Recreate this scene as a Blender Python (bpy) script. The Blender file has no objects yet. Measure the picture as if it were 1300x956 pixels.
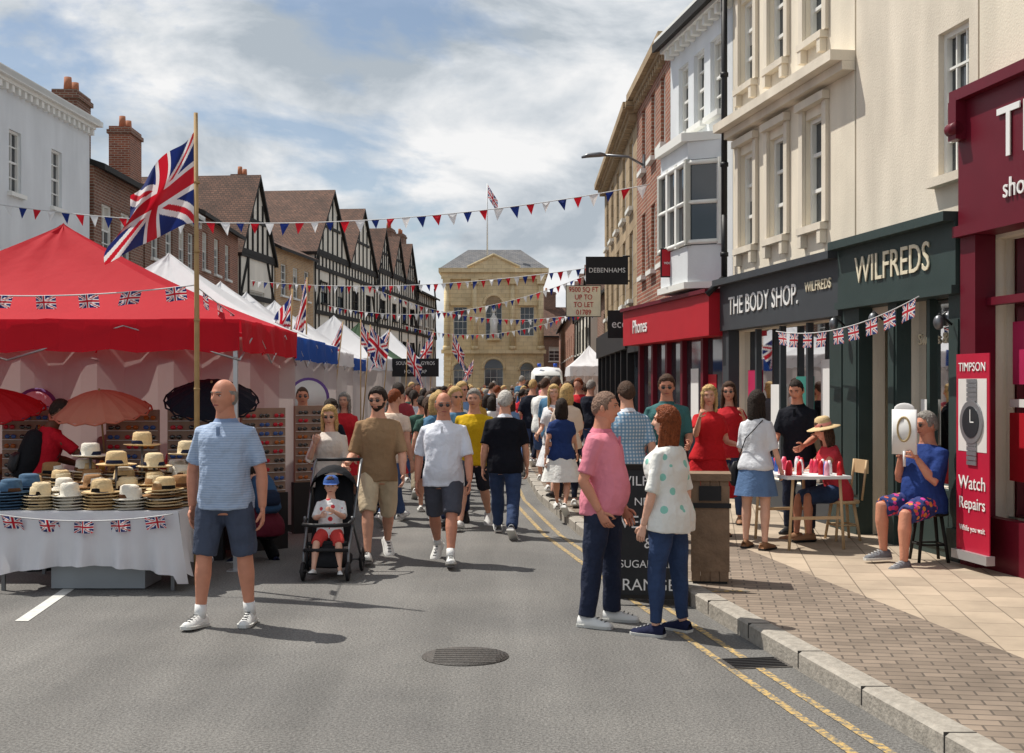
import bpy, math, random
from mathutils import Vector, Matrix, noise
RN=random.Random(11)
rad=math.radians
SC=bpy.context.scene
COL=SC.collection
V=Vector
def L(r,g,b):
    def c(x):
        x/=255.0
        return x/12.92 if x<=.04045 else ((x+.055)/1.055)**2.4
    return (c(r),c(g),c(b))
# ---------------------------------------------------------------- materials
_mc={}
def nn(nt,t,**k):
    n=nt.nodes.new(t)
    for a,b in k.items(): setattr(n,a,b)
    return n
def mat(name,col,rough=.8,var=.12,scale=3.0,bump=0.0,bscale=60.0,metal=0.0,spec=.3,big=0.0):
    if name in _mc: return _mc[name]
    m=bpy.data.materials.new(name); m.use_nodes=True; nt=m.node_tree
    b=nt.nodes['Principled BSDF']; tc=nn(nt,'ShaderNodeTexCoord')
    n=nn(nt,'ShaderNodeTexNoise'); n.inputs['Scale'].default_value=scale; n.inputs['Detail'].default_value=3
    nt.links.new(tc.outputs['Object'],n.inputs['Vector'])
    mx=nn(nt,'ShaderNodeMix',data_type='RGBA')
    mx.inputs[6].default_value=(*[max(0,c*(1-var*1.6)) for c in col],1)
    mx.inputs[7].default_value=(*[min(1,c*(1+var*1.6)) for c in col],1)
    nt.links.new(n.outputs['Fac'],mx.inputs[0])
    out=mx.outputs[2]
    if big>0:
        n2=nn(nt,'ShaderNodeTexNoise'); n2.inputs['Scale'].default_value=.9; n2.inputs['Detail'].default_value=6
        mp=nn(nt,'ShaderNodeMapping'); mp.inputs['Scale'].default_value=(2.2,2.2,.45)
        nt.links.new(tc.outputs['Object'],mp.inputs[0]); nt.links.new(mp.outputs[0],n2.inputs['Vector'])
        cr=nn(nt,'ShaderNodeMapRange'); cr.inputs[1].default_value=.35; cr.inputs[2].default_value=.7
        cr.inputs[3].default_value=1-big; cr.inputs[4].default_value=1.0
        nt.links.new(n2.outputs['Fac'],cr.inputs[0])
        m2=nn(nt,'ShaderNodeMix',data_type='RGBA',blend_type='MULTIPLY'); m2.inputs[0].default_value=1
        nt.links.new(out,m2.inputs[6]); nt.links.new(cr.outputs[0],m2.inputs[7]); out=m2.outputs[2]
    nt.links.new(out,b.inputs['Base Color'])
    b.inputs['Roughness'].default_value=rough; b.inputs['Metallic'].default_value=metal
    b.inputs['Specular IOR Level'].default_value=spec
    if bump>0:
        n3=nn(nt,'ShaderNodeTexNoise'); n3.inputs['Scale'].default_value=bscale; n3.inputs['Detail'].default_value=3
        nt.links.new(tc.outputs['Object'],n3.inputs['Vector'])
        bp=nn(nt,'ShaderNodeBump'); bp.inputs['Strength'].default_value=bump; bp.inputs['Distance'].default_value=.02
        nt.links.new(n3.outputs['Fac'],bp.inputs['Height']); nt.links.new(bp.outputs[0],b.inputs['Normal'])
    _mc[name]=m; return m
def brick(name,c1,c2,mortar,bw=.23,bh=.075,ms=.012,rot=0,rough=.85,big=.25,offset=.5,bump=.4):
    if name in _mc: return _mc[name]
    m=bpy.data.materials.new(name); m.use_nodes=True; nt=m.node_tree
    b=nt.nodes['Principled BSDF']; uv=nn(nt,'ShaderNodeUVMap'); uv.uv_map='UVMap'
    mp=nn(nt,'ShaderNodeMapping'); mp.inputs['Rotation'].default_value=(0,0,rot)
    nt.links.new(uv.outputs[0],mp.inputs[0])
    br=nn(nt,'ShaderNodeTexBrick'); br.offset=offset
    br.inputs['Color1'].default_value=(*c1,1); br.inputs['Color2'].default_value=(*c2,1); br.inputs['Mortar'].default_value=(*mortar,1)
    br.inputs['Scale'].default_value=1; br.inputs['Mortar Size'].default_value=ms; br.inputs['Brick Width'].default_value=bw
    br.inputs['Row Height'].default_value=bh; br.inputs['Mortar Smooth'].default_value=.2
    nt.links.new(mp.outputs[0],br.inputs['Vector'])
    n=nn(nt,'ShaderNodeTexNoise'); n.inputs['Scale'].default_value=.9; n.inputs['Detail'].default_value=7; n.inputs['Roughness'].default_value=.65
    nt.links.new(mp.outputs[0],n.inputs['Vector'])
    cr=nn(nt,'ShaderNodeMapRange'); cr.inputs[1].default_value=.3; cr.inputs[2].default_value=.7; cr.inputs[3].default_value=1-big; cr.inputs[4].default_value=1.1
    nt.links.new(n.outputs['Fac'],cr.inputs[0])
    m2=nn(nt,'ShaderNodeMix',data_type='RGBA',blend_type='MULTIPLY'); m2.inputs[0].default_value=1
    nt.links.new(br.outputs['Color'],m2.inputs[6]); nt.links.new(cr.outputs[0],m2.inputs[7])
    nt.links.new(m2.outputs[2],b.inputs['Base Color'])
    bp=nn(nt,'ShaderNodeBump'); bp.inputs['Strength'].default_value=bump; bp.inputs['Distance'].default_value=.01; bp.invert=True
    nt.links.new(br.outputs['Fac'],bp.inputs['Height']); nt.links.new(bp.outputs[0],b.inputs['Normal'])
    b.inputs['Roughness'].default_value=rough
    _mc[name]=m; return m
def flagmat():
    if 'printed_flag_cloth' in _mc: return _mc['printed_flag_cloth']
    m=bpy.data.materials.new('printed_flag_cloth'); m.use_nodes=True; nt=m.node_tree
    b=nt.nodes['Principled BSDF']; a=nn(nt,'ShaderNodeAttribute'); a.attribute_name='Col'
    nt.links.new(a.outputs['Color'],b.inputs['Base Color']); b.inputs['Roughness'].default_value=.75
    tr=nn(nt,'ShaderNodeBsdfTranslucent'); nt.links.new(a.outputs['Color'],tr.inputs[0])
    mx=nn(nt,'ShaderNodeMixShader'); mx.inputs[0].default_value=.35
    nt.links.new(b.outputs[0],mx.inputs[1]); nt.links.new(tr.outputs[0],mx.inputs[2]); nt.links.new(mx.outputs[0],nt.nodes['Material Output'].inputs[0])
    _mc[m.name]=m; return m
def clothmat(name,col,trans=.3,rough=.8,scale=2.0):
    if name in _mc: return _mc[name]
    m=mat(name,col,rough,.06,scale,.25,9.0); nt=m.node_tree; b=nt.nodes['Principled BSDF']
    tr=nn(nt,'ShaderNodeBsdfTranslucent'); tr.inputs[0].default_value=(*col,1)
    mx=nn(nt,'ShaderNodeMixShader'); mx.inputs[0].default_value=trans
    nt.links.new(b.outputs[0],mx.inputs[1]); nt.links.new(tr.outputs[0],mx.inputs[2]); nt.links.new(mx.outputs[0],nt.nodes['Material Output'].inputs[0])
    return m
def glassmat(name,base=(.93,.95,.95),fac=.05):
    m=bpy.data.materials.new(name); m.use_nodes=True; nt=m.node_tree; nt.nodes.remove(nt.nodes['Principled BSDF'])
    t=nn(nt,'ShaderNodeBsdfTransparent'); t.inputs[0].default_value=(*base,1)
    g=nn(nt,'ShaderNodeBsdfGlossy'); g.inputs['Roughness'].default_value=.02
    fr=nn(nt,'ShaderNodeFresnel'); fr.inputs[0].default_value=1.5
    ad=nn(nt,'ShaderNodeMath',operation='ADD'); ad.inputs[1].default_value=fac; ad.use_clamp=True
    nt.links.new(fr.outputs[0],ad.inputs[0])
    mx=nn(nt,'ShaderNodeMixShader'); nt.links.new(ad.outputs[0],mx.inputs[0]); nt.links.new(t.outputs[0],mx.inputs[1]); nt.links.new(g.outputs[0],mx.inputs[2])
    nt.links.new(mx.outputs[0],nt.nodes['Material Output'].inputs[0]); return m
def patmat(name,c1,c2,kind='stripe',scale=30,rough=.85,thr=None):
    if name in _mc: return _mc[name]
    m=bpy.data.materials.new(name); m.use_nodes=True; nt=m.node_tree; b=nt.nodes['Principled BSDF']
    tc=nn(nt,'ShaderNodeTexCoord')
    mx=nn(nt,'ShaderNodeMix',data_type='RGBA'); mx.inputs[6].default_value=(*c1,1); mx.inputs[7].default_value=(*c2,1)
    if kind in('stripe','plaid'):
        w=nn(nt,'ShaderNodeTexWave',bands_direction='Z'); w.inputs['Scale'].default_value=scale; nt.links.new(tc.outputs['Object'],w.inputs[0])
        f=w.outputs['Fac']
        if kind=='plaid':
            w2=nn(nt,'ShaderNodeTexWave',bands_direction='X'); w2.inputs['Scale'].default_value=scale; nt.links.new(tc.outputs['Object'],w2.inputs[0])
            a=nn(nt,'ShaderNodeMath',operation='MULTIPLY'); nt.links.new(f,a.inputs[0]); nt.links.new(w2.outputs['Fac'],a.inputs[1]); f=a.outputs[0]
    else:
        w=nn(nt,'ShaderNodeTexVoronoi'); w.inputs['Scale'].default_value=scale; nt.links.new(tc.outputs['Object'],w.inputs['Vector'])
        a=nn(nt,'ShaderNodeMath',operation='LESS_THAN'); a.inputs[1].default_value=thr or (.33 if kind=='dots' else .42); nt.links.new(w.outputs['Distance'],a.inputs[0]); f=a.outputs[0]
        if kind=='floral':
            hs=nn(nt,'ShaderNodeHueSaturation'); hs.inputs['Color'].default_value=(*c2,1)
            sx=nn(nt,'ShaderNodeSeparateXYZ'); nt.links.new(w.outputs['Color'],sx.inputs[0]); 
            mr=nn(nt,'ShaderNodeMapRange'); mr.inputs[3].default_value=.42; mr.inputs[4].default_value=.58; nt.links.new(sx.outputs[0],mr.inputs[0]); nt.links.new(mr.outputs[0],hs.inputs['Hue']); nt.links.new(hs.outputs[0],mx.inputs[7])
    nt.links.new(f,mx.inputs[0]); nt.links.new(mx.outputs[2],b.inputs['Base Color']); b.inputs['Roughness'].default_value=rough
    n3=nn(nt,'ShaderNodeTexNoise'); n3.inputs['Scale'].default_value=14; nt.links.new(tc.outputs['Object'],n3.inputs['Vector'])
    bp=nn(nt,'ShaderNodeBump'); bp.inputs['Strength'].default_value=.7; bp.inputs['Distance'].default_value=.03
    nt.links.new(n3.outputs['Fac'],bp.inputs['Height']); nt.links.new(bp.outputs[0],b.inputs['Normal'])
    _mc[name]=m; return m
def cl(name,r,g,b,rough=.85): return mat('cloth_'+name,L(r,g,b),rough,.07,6,.9,13,spec=.15)
# ---------------------------------------------------------------- mesh builder
BOXF=[(0,1,3,2),(4,6,7,5),(0,4,5,1),(2,3,7,6),(0,2,6,4),(1,5,7,3)]
def tube_geo(pts,rads,seg=10,side=None,power=2.0,cap=True):
    pts=[V(p) for p in pts]; n=len(pts); vs=[];fs=[]; pa=None
    for i in range(n):
        t=(pts[min(i+1,n-1)]-pts[max(i-1,0)])
        if t.length<1e-9: t=V((0,0,1))
        t.normalize()
        if side is not None: a=V(side)
        elif pa is not None: a=pa
        else: a=V((1,0,0)) if abs(t.x)<.8 else V((0,1,0))
        a=a-t*a.dot(t)
        if a.length<1e-6: a=t.orthogonal()
        a.normalize(); pa=a; b=t.cross(a)
        r=rads[i] if isinstance(rads,list) else rads
        ra,rb=r if isinstance(r,(list,tuple)) else (r,r)
        for k in range(seg):
            an=2*math.pi*k/seg; c=math.cos(an); s=math.sin(an)
            if power!=2.0:
                c=math.copysign(abs(c)**(2/power),c); s=math.copysign(abs(s)**(2/power),s)
            vs.append(pts[i]+a*(ra*c)+b*(rb*s))
    for i in range(n-1):
        for k in range(seg):
            k2=(k+1)%seg; fs.append((i*seg+k,i*seg+k2,(i+1)*seg+k2,(i+1)*seg+k))
    if cap:
        fs.append(tuple(reversed(range(seg)))); fs.append(tuple(range((n-1)*seg,n*seg)))
    return vs,fs
def sph_geo(c,r,seg=12,ring=8,M=None):
    c=V(c); rx,ry,rz=r if isinstance(r,(tuple,list)) else (r,r,r); vs=[];fs=[]
    for i in range(ring+1):
        th=math.pi*i/ring
        for k in range(seg):
            ph=2*math.pi*k/seg; p=V((rx*math.sin(th)*math.cos(ph),ry*math.sin(th)*math.sin(ph),rz*math.cos(th)))
            if M: p=M@p
            vs.append(c+p)
    for i in range(ring):
        for k in range(seg):
            k2=(k+1)%seg; fs.append((i*seg+k,(i+1)*seg+k,(i+1)*seg+k2,i*seg+k2))
    return vs,fs
class MB:
    def __init__(s): s.v=[];s.f=[];s.m=[];s.sm=[];s.mats=[]
    def add(s,vs,fs,mt,smooth=False,M=None):
        o=len(s.v)
        if M is not None: vs=[M@V(v) for v in vs]
        s.v+=[tuple(v) for v in vs]
        if mt not in s.mats: s.mats.append(mt)
        i=s.mats.index(mt)
        for f in fs: s.f.append(tuple(a+o for a in f)); s.m.append(i); s.sm.append(smooth)
    def quad(s,a,b,c,d,mt,M=None): s.add([a,b,c,d],[(0,1,2,3)],mt,False,M)
    def box(s,x0,x1,y0,y1,z0,z1,mt,M=None):
        s.add([V((x,y,z)) for x in(x0,x1) for y in(y0,y1) for z in(z0,z1)],BOXF,mt,False,M)
    def tube(s,pts,r,mt,seg=8,side=None,power=2.0,cap=True,M=None,smooth=True):
        vs,fs=tube_geo(pts,r,seg,side,power,cap); s.add(vs,fs,mt,smooth,M)
    def sph(s,c,r,mt,seg=12,ring=8,M=None,R=None):
        vs,fs=sph_geo(c,r,seg,ring,R); s.add(vs,fs,mt,True,M)
    def lathe(s,prof,c,mt,seg=24,M=None,smooth=True,jit=0):
        vs=[];fs=[];n=len(prof)
        for (r,z) in prof:
            for k in range(seg):
                a=2*math.pi*k/seg; rr=r*(1+jit*math.sin(a*2+c[0]*9)); vs.append(V((c[0]+rr*math.cos(a),c[1]+rr*math.sin(a),c[2]+z+jit*.3*r*math.cos(2*a+c[1]*5)*(r>.1))))
        for i in range(n-1):
            for k in range(seg):
                k2=(k+1)%seg; fs.append((i*seg+k,i*seg+k2,(i+1)*seg+k2,(i+1)*seg+k))
        s.add(vs,fs,mt,smooth,M)
    def finish(s,name,parent=None,loc=None,rz=0):
        me=bpy.data.meshes.new(name); me.from_pydata(s.v,[],s.f); me.validate(verbose=False)
        for m in s.mats: me.materials.append(m)
        if len(me.polygons)==len(s.m):
            me.polygons.foreach_set('material_index',s.m); me.polygons.foreach_set('use_smooth',s.sm)
        uv=me.uv_layers.new(name='UVMap'); data=[0.0]*(2*len(me.loops))
        for p in me.polygons:
            n=p.normal
            if abs(n.z)>.75: t=None
            else:
                t=V((-n.y,n.x,0)); t.normalize(); 
                if abs(t.y)>abs(t.x):
                    if t.y<0: t=-t
                elif t.x<0: t=-t
                w=V((0,0,1)) if abs(n.z)<.05 else n.cross(t); 
                if w.z<0: w=-w
            for li in p.loop_indices:
                co=me.vertices[me.loops[li].vertex_index].co
                if t is None: data[2*li]=co.x; data[2*li+1]=co.y
                else: data[2*li]=co.dot(t); data[2*li+1]=co.dot(w)
        uv.data.foreach_set('uv',data)
        me.update()
        ob=bpy.data.objects.new(name,me); COL.objects.link(ob)
        if loc is not None: ob.location=loc
        ob.rotation_euler=(0,0,rz)
        if parent: ob.parent=parent
        return ob
def empty(name,loc=(0,0,0)):
    e=bpy.data.objects.new(name,None); e.location=loc; e.empty_display_size=.2; COL.objects.link(e); return e
def text(name,s,pos,n,size,mt,parent,ext=.008,align='CENTER',sx=1.0):
    c=bpy.data.curves.new(name,'FONT'); c.body=s; c.size=size; c.extrude=ext; c.align_x=align; c.align_y='CENTER'; c.resolution_u=3
    o=bpy.data.objects.new(name,c); COL.objects.link(o); c.materials.append(mt)
    n=V(n).normalized(); x=V((0,0,1)).cross(n).normalized(); z=n; y=z.cross(x)
    o.matrix_world=Matrix(((x.x*sx,y.x,z.x,pos[0]),(x.y*sx,y.y,z.y,pos[1]),(x.z*sx,y.z,z.z,pos[2]),(0,0,0,1)))
    if parent: o.parent=parent
    return o
# ================================================================= LIGHT / WORLD / CAMERA
sd=V((.78,-.48,-1.55)).normalized()
sun=bpy.data.lights.new('sun','SUN'); sun.energy=5.0; sun.angle=rad(.5); sun.color=(1,.945,.86)
so=bpy.data.objects.new('sun',sun); COL.objects.link(so); so.rotation_euler=sd.to_track_quat('-Z','Y').to_euler(); so.location=(-8,10,20)
w=bpy.data.worlds.new('World'); SC.world=w; w.use_nodes=True; nt=w.node_tree; bg=nt.nodes['Background']; bg.inputs[1].default_value=.1
sky=nn(nt,'ShaderNodeTexSky'); sky.sky_type='NISHITA'; sky.sun_disc=False; tsx,tsy=-sd.x,-sd.y
sky.sun_elevation=math.asin(-sd.z); sky.sun_rotation=math.atan2(tsx,tsy)
tc=nn(nt,'ShaderNodeTexCoord')
mpa=nn(nt,'ShaderNodeMapping'); mpa.inputs['Scale'].default_value=(1,1,2.0); mpa.inputs['Location'].default_value=(3.35,0.0,.55)
nt.links.new(tc.outputs['Generated'],mpa.inputs[0])
na=nn(nt,'ShaderNodeTexNoise'); na.inputs['Scale'].default_value=4.6; na.inputs['Detail'].default_value=9; na.inputs['Roughness'].default_value=.55; na.inputs['Distortion'].default_value=.3
nb=nn(nt,'ShaderNodeTexNoise'); nb.inputs['Scale'].default_value=6.0; nb.inputs['Detail'].default_value=9; nb.inputs['Roughness'].default_value=.56; nb.inputs['Distortion'].default_value=.35
mpb=nn(nt,'ShaderNodeMapping'); mpb.inputs['Location'].default_value=(5.2,1.7,2.0)
nt.links.new(mpa.outputs[0],na.inputs['Vector']); nt.links.new(mpa.outputs[0],mpb.inputs[0]); nt.links.new(mpb.outputs[0],nb.inputs['Vector'])
c1=nn(nt,'ShaderNodeValToRGB'); c1.color_ramp.elements[0].position=.43; c1.color_ramp.elements[0].color=(0.18,.18,.18,1); c1.color_ramp.elements[1].position=.52; c1.color_ramp.elements[1].color=(1,1,1,1); nt.links.new(na.outputs['Fac'],c1.inputs[0])
c2=nn(nt,'ShaderNodeValToRGB'); e=c2.color_ramp.elements; e[0].position=.40; e[0].color=(.47,.53,.59,1); e[1].position=.60; e[1].color=(.98,.98,.98,1); q=e.new(.50); q.color=(.72,.76,.80,1); nt.links.new(nb.outputs['Fac'],c2.inputs[0])
c3=nn(nt,'ShaderNodeVectorMath',operation='SCALE'); c3.inputs['Scale'].default_value=9.4; nt.links.new(c2.outputs[0],c3.inputs[0])
sk2=nn(nt,'ShaderNodeMix',data_type='RGBA'); nt.links.new(c1.outputs[0],sk2.inputs[0]); nt.links.new(sky.outputs[0],sk2.inputs[6]); nt.links.new(c3.outputs[0],sk2.inputs[7])
nt.links.new(sk2.outputs[2],bg.inputs[0])
cam=bpy.data.cameras.new('camera'); co=bpy.data.objects.new('camera',cam); COL.objects.link(co); co.location=(0,0,1.75); co.rotation_euler=(math.pi/2,0,0)
cam.sensor_width=36; cam.lens=1600/1300*36; cam.shift_y=10/1300; cam.clip_end=3000; cam.clip_start=.1; SC.camera=co
SC.view_settings.view_transform='Standard'; SC.view_settings.look='None'; SC.view_settings.exposure=0
# ---------------------------------------------------------------- common mats
M_white=mat('white_painted_render',L(222,226,228),.7,.04,2,.15,40,big=.12)
M_cream=mat('cream_stucco',L(236,226,206),.8,.05,2,.2,50,big=.2)
M_cream2=mat('pale_stone_stucco',L(228,218,200),.8,.05,2,.2,50,big=.22)
M_frame=mat('white_window_frame',L(228,228,222),.5,.03)
M_glass=mat('window_glass',(.025,.032,.04),.06,.3,1.5,spec=.9)
M_shopglass=glassmat('shop_glass')
M_brick=brick('red_brick',L(158,88,62),L(128,68,50),L(165,150,132))
M_brick2=brick('brown_brick',L(134,86,66),L(108,66,52),L(150,138,122))
M_ybrick=brick('buff_brick',L(200,158,108),L(176,134,90),L(190,180,160))
M_stone=brick('honey_ashlar',L(240,220,178),L(228,206,162),L(196,176,136),.7,.32,.012)
M_grayst=brick('weathered_stone',L(178,156,124),L(158,136,106),L(126,108,86),.6,.3,.01)
M_tile=brick('clay_roof_tiles',L(128,90,72),L(98,70,56),L(56,44,36),.17,.11,.012,big=.45,bump=.8)
M_slate=brick('slate_roof',L(118,116,116),L(96,98,102),L(56,58,62),.3,.2,.01,big=.3,bump=.6)
M_timber=mat('black_timber',(.018,.016,.014),.7,.3,6,.3,30)
M_plaster=mat('white_infill_plaster',L(236,230,216),.85,.05,2,.2,30,big=.15)
M_wood=mat('bamboo_pole_wood',L(170,140,96),.7,.2,8)
M_metal=mat('grey_metal',L(120,122,125),.4,.1,5,metal=.7)
M_alu=mat('aluminium_tube',L(190,192,195),.35,.05,5,metal=.6)
M_black=mat('black_plastic',(.015,.015,.017),.5,.2,5)
M_whitep=mat('white_paint',L(228,228,226),.5,.03)
M_red=mat('red_paint',L(176,26,40),.5,.08,2)
M_green=mat('dark_green_paint',L(50,64,62),.5,.12,4,.1)
M_grey=mat('charcoal_paint',L(62,66,70),.5,.1,4)
M_maroon=mat('maroon_paint',L(98,16,34),.45,.1,3)
M_fred=clothmat('red_bunting_cloth',L(200,30,45)); M_fwhite=clothmat('white_bunting_cloth',L(235,235,235)); M_fblue=clothmat('blue_bunting_cloth',L(30,50,120))
M_string=mat('bunting_string',L(200,200,200),.8)
# ================================================================= PEOPLE
def remesh(parts,voxel,it=3,amp=0.0,freq=10.0):
    mb=MB()
    for vs,fs in parts: mb.add(vs,fs,M_white)
    me=bpy.data.meshes.new('t'); me.from_pydata(mb.v,[],mb.f)
    ob=bpy.data.objects.new('t',me); COL.objects.link(ob)
    r=ob.modifiers.new('r','REMESH'); r.mode='VOXEL'; r.voxel_size=voxel
    s=ob.modifiers.new('s','SMOOTH'); s.factor=.5; s.iterations=it
    dg=bpy.context.evaluated_depsgraph_get(); e=ob.evaluated_get(dg); m=e.to_mesh()
    vs=[v.co.copy() for v in m.vertices]; fs=[tuple(p.vertices) for p in m.polygons]
    if amp:
        off=V((RN.random()*50,0,0))
        vs=[v+noise.noise_vector(V((v.x*freq,v.y*freq,v.z*freq*.6))+off)*amp+noise.noise_vector(V((v.x*freq*2.2,v.y*freq*2.2,v.z*freq*1.1))-off)*amp*.45 for v in vs]
    e.to_mesh_clear(); bpy.data.objects.remove(ob); bpy.data.meshes.remove(me)
    return vs,fs
def skin(k):
    d={'a':(212,158,132),'b':(200,138,112),'c':(220,172,148),'d':(100,66,48)}
    return mat('skin_'+k,L(*d[k]),.55,.13,13,.2,40,spec=.35)
def hairm(k):
    d={'grey':(150,145,138),'brown':(78,56,42),'dark':(48,38,32),'blond':(204,168,112),'auburn':(132,68,36),'white':(200,196,188),'stub':(140,112,96)}
    return mat('hair_'+k,L(*d[k]),.65,.45,42,1.0,90,spec=.25)
def gs(a,b): return math.exp(-(a/b)**2)
def head_pt(d):
    x,y,z=d
    px=.075*x; py=.094*y; pz=.117*z
    if y>0: py=.094*(y**.82)
    if z<0: px*=1-.30*(-z)**1.4
    if z<-.2 and y<0: py*=1-.4*((-z-.2)/.8)
    if z<0 and y>0: py*=1-.10*(-z)
    if y>0:
        ax=abs(px)
        h=0
        if pz<.02:
            h=min(1,(.02-pz)/.046); 
            if pz<-.028: h=max(0,1-(-.028-pz)/.012)
        py+=.025*h*gs(px,.010+.004*h)
        py-=.013*gs(ax-.031,.016)*gs(pz-.004,.012)
        py+=.006*gs(pz-.029,.009)*gs(px,.05)
        py+=.006*gs(px,.019)*gs(pz+.060,.009)
        py-=.005*gs(px,.02)*gs(pz+.078,.006)
        py+=.010*gs(px,.02)*gs(pz+.1,.014)
        py+=.005*gs(ax-.042,.016)*gs(pz+.028,.018)
        py-=.004*gs(ax-.03,.008)*gs(pz+.052,.016)
    return V((px,py,pz))
def face_at(px,pz):
    w=1-.30*(max(0,-pz/.117))**1.4
    x=px/.075/w; z=pz/.117; y=math.sqrt(max(0.0,1-x*x-z*z)); return head_pt((x,y,z))
def head_geo(fn,seg,ring):
    vs=[];fs=[]
    for i in range(ring+1):
        th=math.pi*i/ring
        for k in range(seg):
            ph=2*math.pi*k/seg; vs.append(fn(V((math.sin(th)*math.cos(ph),math.sin(th)*math.sin(ph),math.cos(th)))))
    for i in range(ring):
        for k in range(seg):
            k2=(k+1)%seg; fs.append((i*seg+k,(i+1)*seg+k,(i+1)*seg+k2,i*seg+k2))
    return vs,fs
def build_head(mb,C,sc,yaw,pitch,sk,hair,hm,glasses,hat,hero,beard=None):
    M=Matrix.Translation(C)@Matrix.Rotation(rad(yaw),4,'Z')@Matrix.Rotation(rad(pitch),4,'X')@Matrix.Scale(sc,4)
    seg,ring=(72,52) if hero==2 else ((36,28) if hero==1 else (20,16))
    vs,fs=head_geo(head_pt,seg,ring); mb.add(vs,fs,sk,True,M)
    for s in(-1,1): mb.sph((s*.075,-.008,-.006),(.009,.018,.030),sk,8,6,M)
    if hero:
        ew=mat('eye_white',(.6,.58,.55),.3); ei=mat('eye_iris',(.02,.015,.012),.2); lip=mat('lips',L(158,84,78),.5)
        for s in(-1,1):
            p=face_at(s*.031,.004)
            mb.sph(p-V((0,.006,0)),(.013,.010,.0080),ew,10,8,M); mb.sph(p+V((0,.0015,0)),(.006,.004,.006),ei,8,6,M)
            q=[face_at(s*x,.024+.004*math.sin((x-.015)/.034*3.14))+V((0,.001,0)) for x in(.013,.026,.037,.050)]
            mb.tube(q,[.0025,.0044,.004,.002],hm,6,M=M)
            q=[face_at(s*x,.0125)+V((0,.001,0)) for x in(.018,.031,.045)]; mb.tube(q,.0025,mat('eyelid_socket_shade',L(110,68,56),.6),5,M=M)  # lid strip, coloured dark to paint in the shade of the eye socket
        q=[face_at(x,-.060)+V((0,.000,0)) for x in(-.025,-.013,0,.013,.025)]
        mb.tube(q,[.001,.0048,.0054,.0048,.001],lip,6,M=M)
        q=[face_at(x,-.0605)+V((0,.0048,0)) for x in(-.021,0,.021)]; mb.tube(q,[.0006,.0014,.0006],mat('mouth_line',L(90,46,42),.6),5,M=M)
        for s in(-1,1): mb.sph(face_at(s*.008,-.033)+V((0,-.004,0)),(.006,.008,.005),sk,6,5,M)
    if glasses:
        gm=M_black
        for s in(-1,1):
            p=face_at(s*.031,.003); mb.sph((s*.030,p.y+.015,.001),(.0215,.004,.0155),mat('dark_lens',(.012,.011,.012),.08,spec=.8),12,8,M)
            mb.tube([(s*.050,p.y+.010,.006),(s*.076,.02,.006),(s*.080,-.012,.0)],.002,gm,5,M=M)
        mb.tube([(-.012,.108,.005),(.012,.108,.005)],.002,gm,5,M=M)
    def shell(th,thick,nz=.005,slope=.11):
        def fn(d):
            p=head_pt(d); m=d.z-th(d)+.12*noise.noise(d*7+V((C.x*5,0,C.y*3)))
            o=max(-.014,min(thick,m*slope)); 
            o+=nz*noise.noise(d*9+V((C.x*7,C.y,0)))*(1 if o>0 else 0)
            n=V((d.x/.075,d.y/.094,d.z/.117)).normalized()
            if d.y>0 and o<0: return p*.93
            return p+n*o
        return head_geo(fn,max(28,seg-4),max(20,ring-4))
    if hair in('short','balding','crop'):
        def th(d):
            if d.y>0: return (.06+.62*d.y) if abs(d.x)<.80 or d.y>.35 else -.12
            return .06+.62*d.y
        if hair=='balding':
            def fnm(d):
                return (-.45 if d.y<-.1 else .05+d.y*1.5) if d.z<.35 else 2
            vs,fs=shell(fnm,.006)
        else: vs,fs=shell(th,.017 if hair=='short' else .005,slope=.07)
        mb.add(vs,fs,hm,True,M)
    elif hair in('long','bob','pony','curly'):
        def th(d):
            if d.y>.1: return .30+.30*d.y+ (-.5 if abs(d.x)>.75 else 0)
            return -.9 if hair!='pony' else .0+.5*d.y
        vs,fs=shell(th,.020,.007 if hair!='curly' else .02); mb.add(vs,fs,hm,True,M)
        ln={'long':.27,'bob':.12,'pony':0,'curly':.13}[hair]
        if ln:
            N=19
            for i in range(N):
                a=math.pi*(.93+1.14*i/(N-1))
                cx=math.cos(a)*.076; cy=math.sin(a)*.09-.004
                l2=ln*RN.uniform(.82,1.1); wv=RN.uniform(-.010,.010)
                mb.tube([(cx*.9,cy*.9,.05),(cx*1.06,cy*1.05,-.02),(cx*1.08+wv,cy*1.06,-.06-l2*.35),(cx*1.03-wv,cy*.98,-.08-l2*.75),(cx*.93,cy*.9,-.09-l2)],[.012,.018,.018,.015,.004],hm,7,M=M)
        if hair=='pony':
            mb.tube([(0,-.09,.04),(0,-.125,.03),(0,-.135,-.04),(0,-.12,-.13),(0,-.11,-.18)],[.012,.024,.026,.02,.004],hm,8,M=M)
    if beard:
        def fnb(d):
            p=head_pt(d); a=-.42-d.z+(.25 if d.y<.45 else 0); n=V((d.x/.075,d.y/.094,d.z/.117)).normalized()
            o=max(-.01,min(.003,a*.1)) if d.y>-.05 else -.01
            if abs(p.x)<.022 and -.070<p.z<-.05: o=-.005
            return p+n*o
        vs,fs=head_geo(fnb,60,46); mb.add(vs,fs,beard,True,M)
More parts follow.
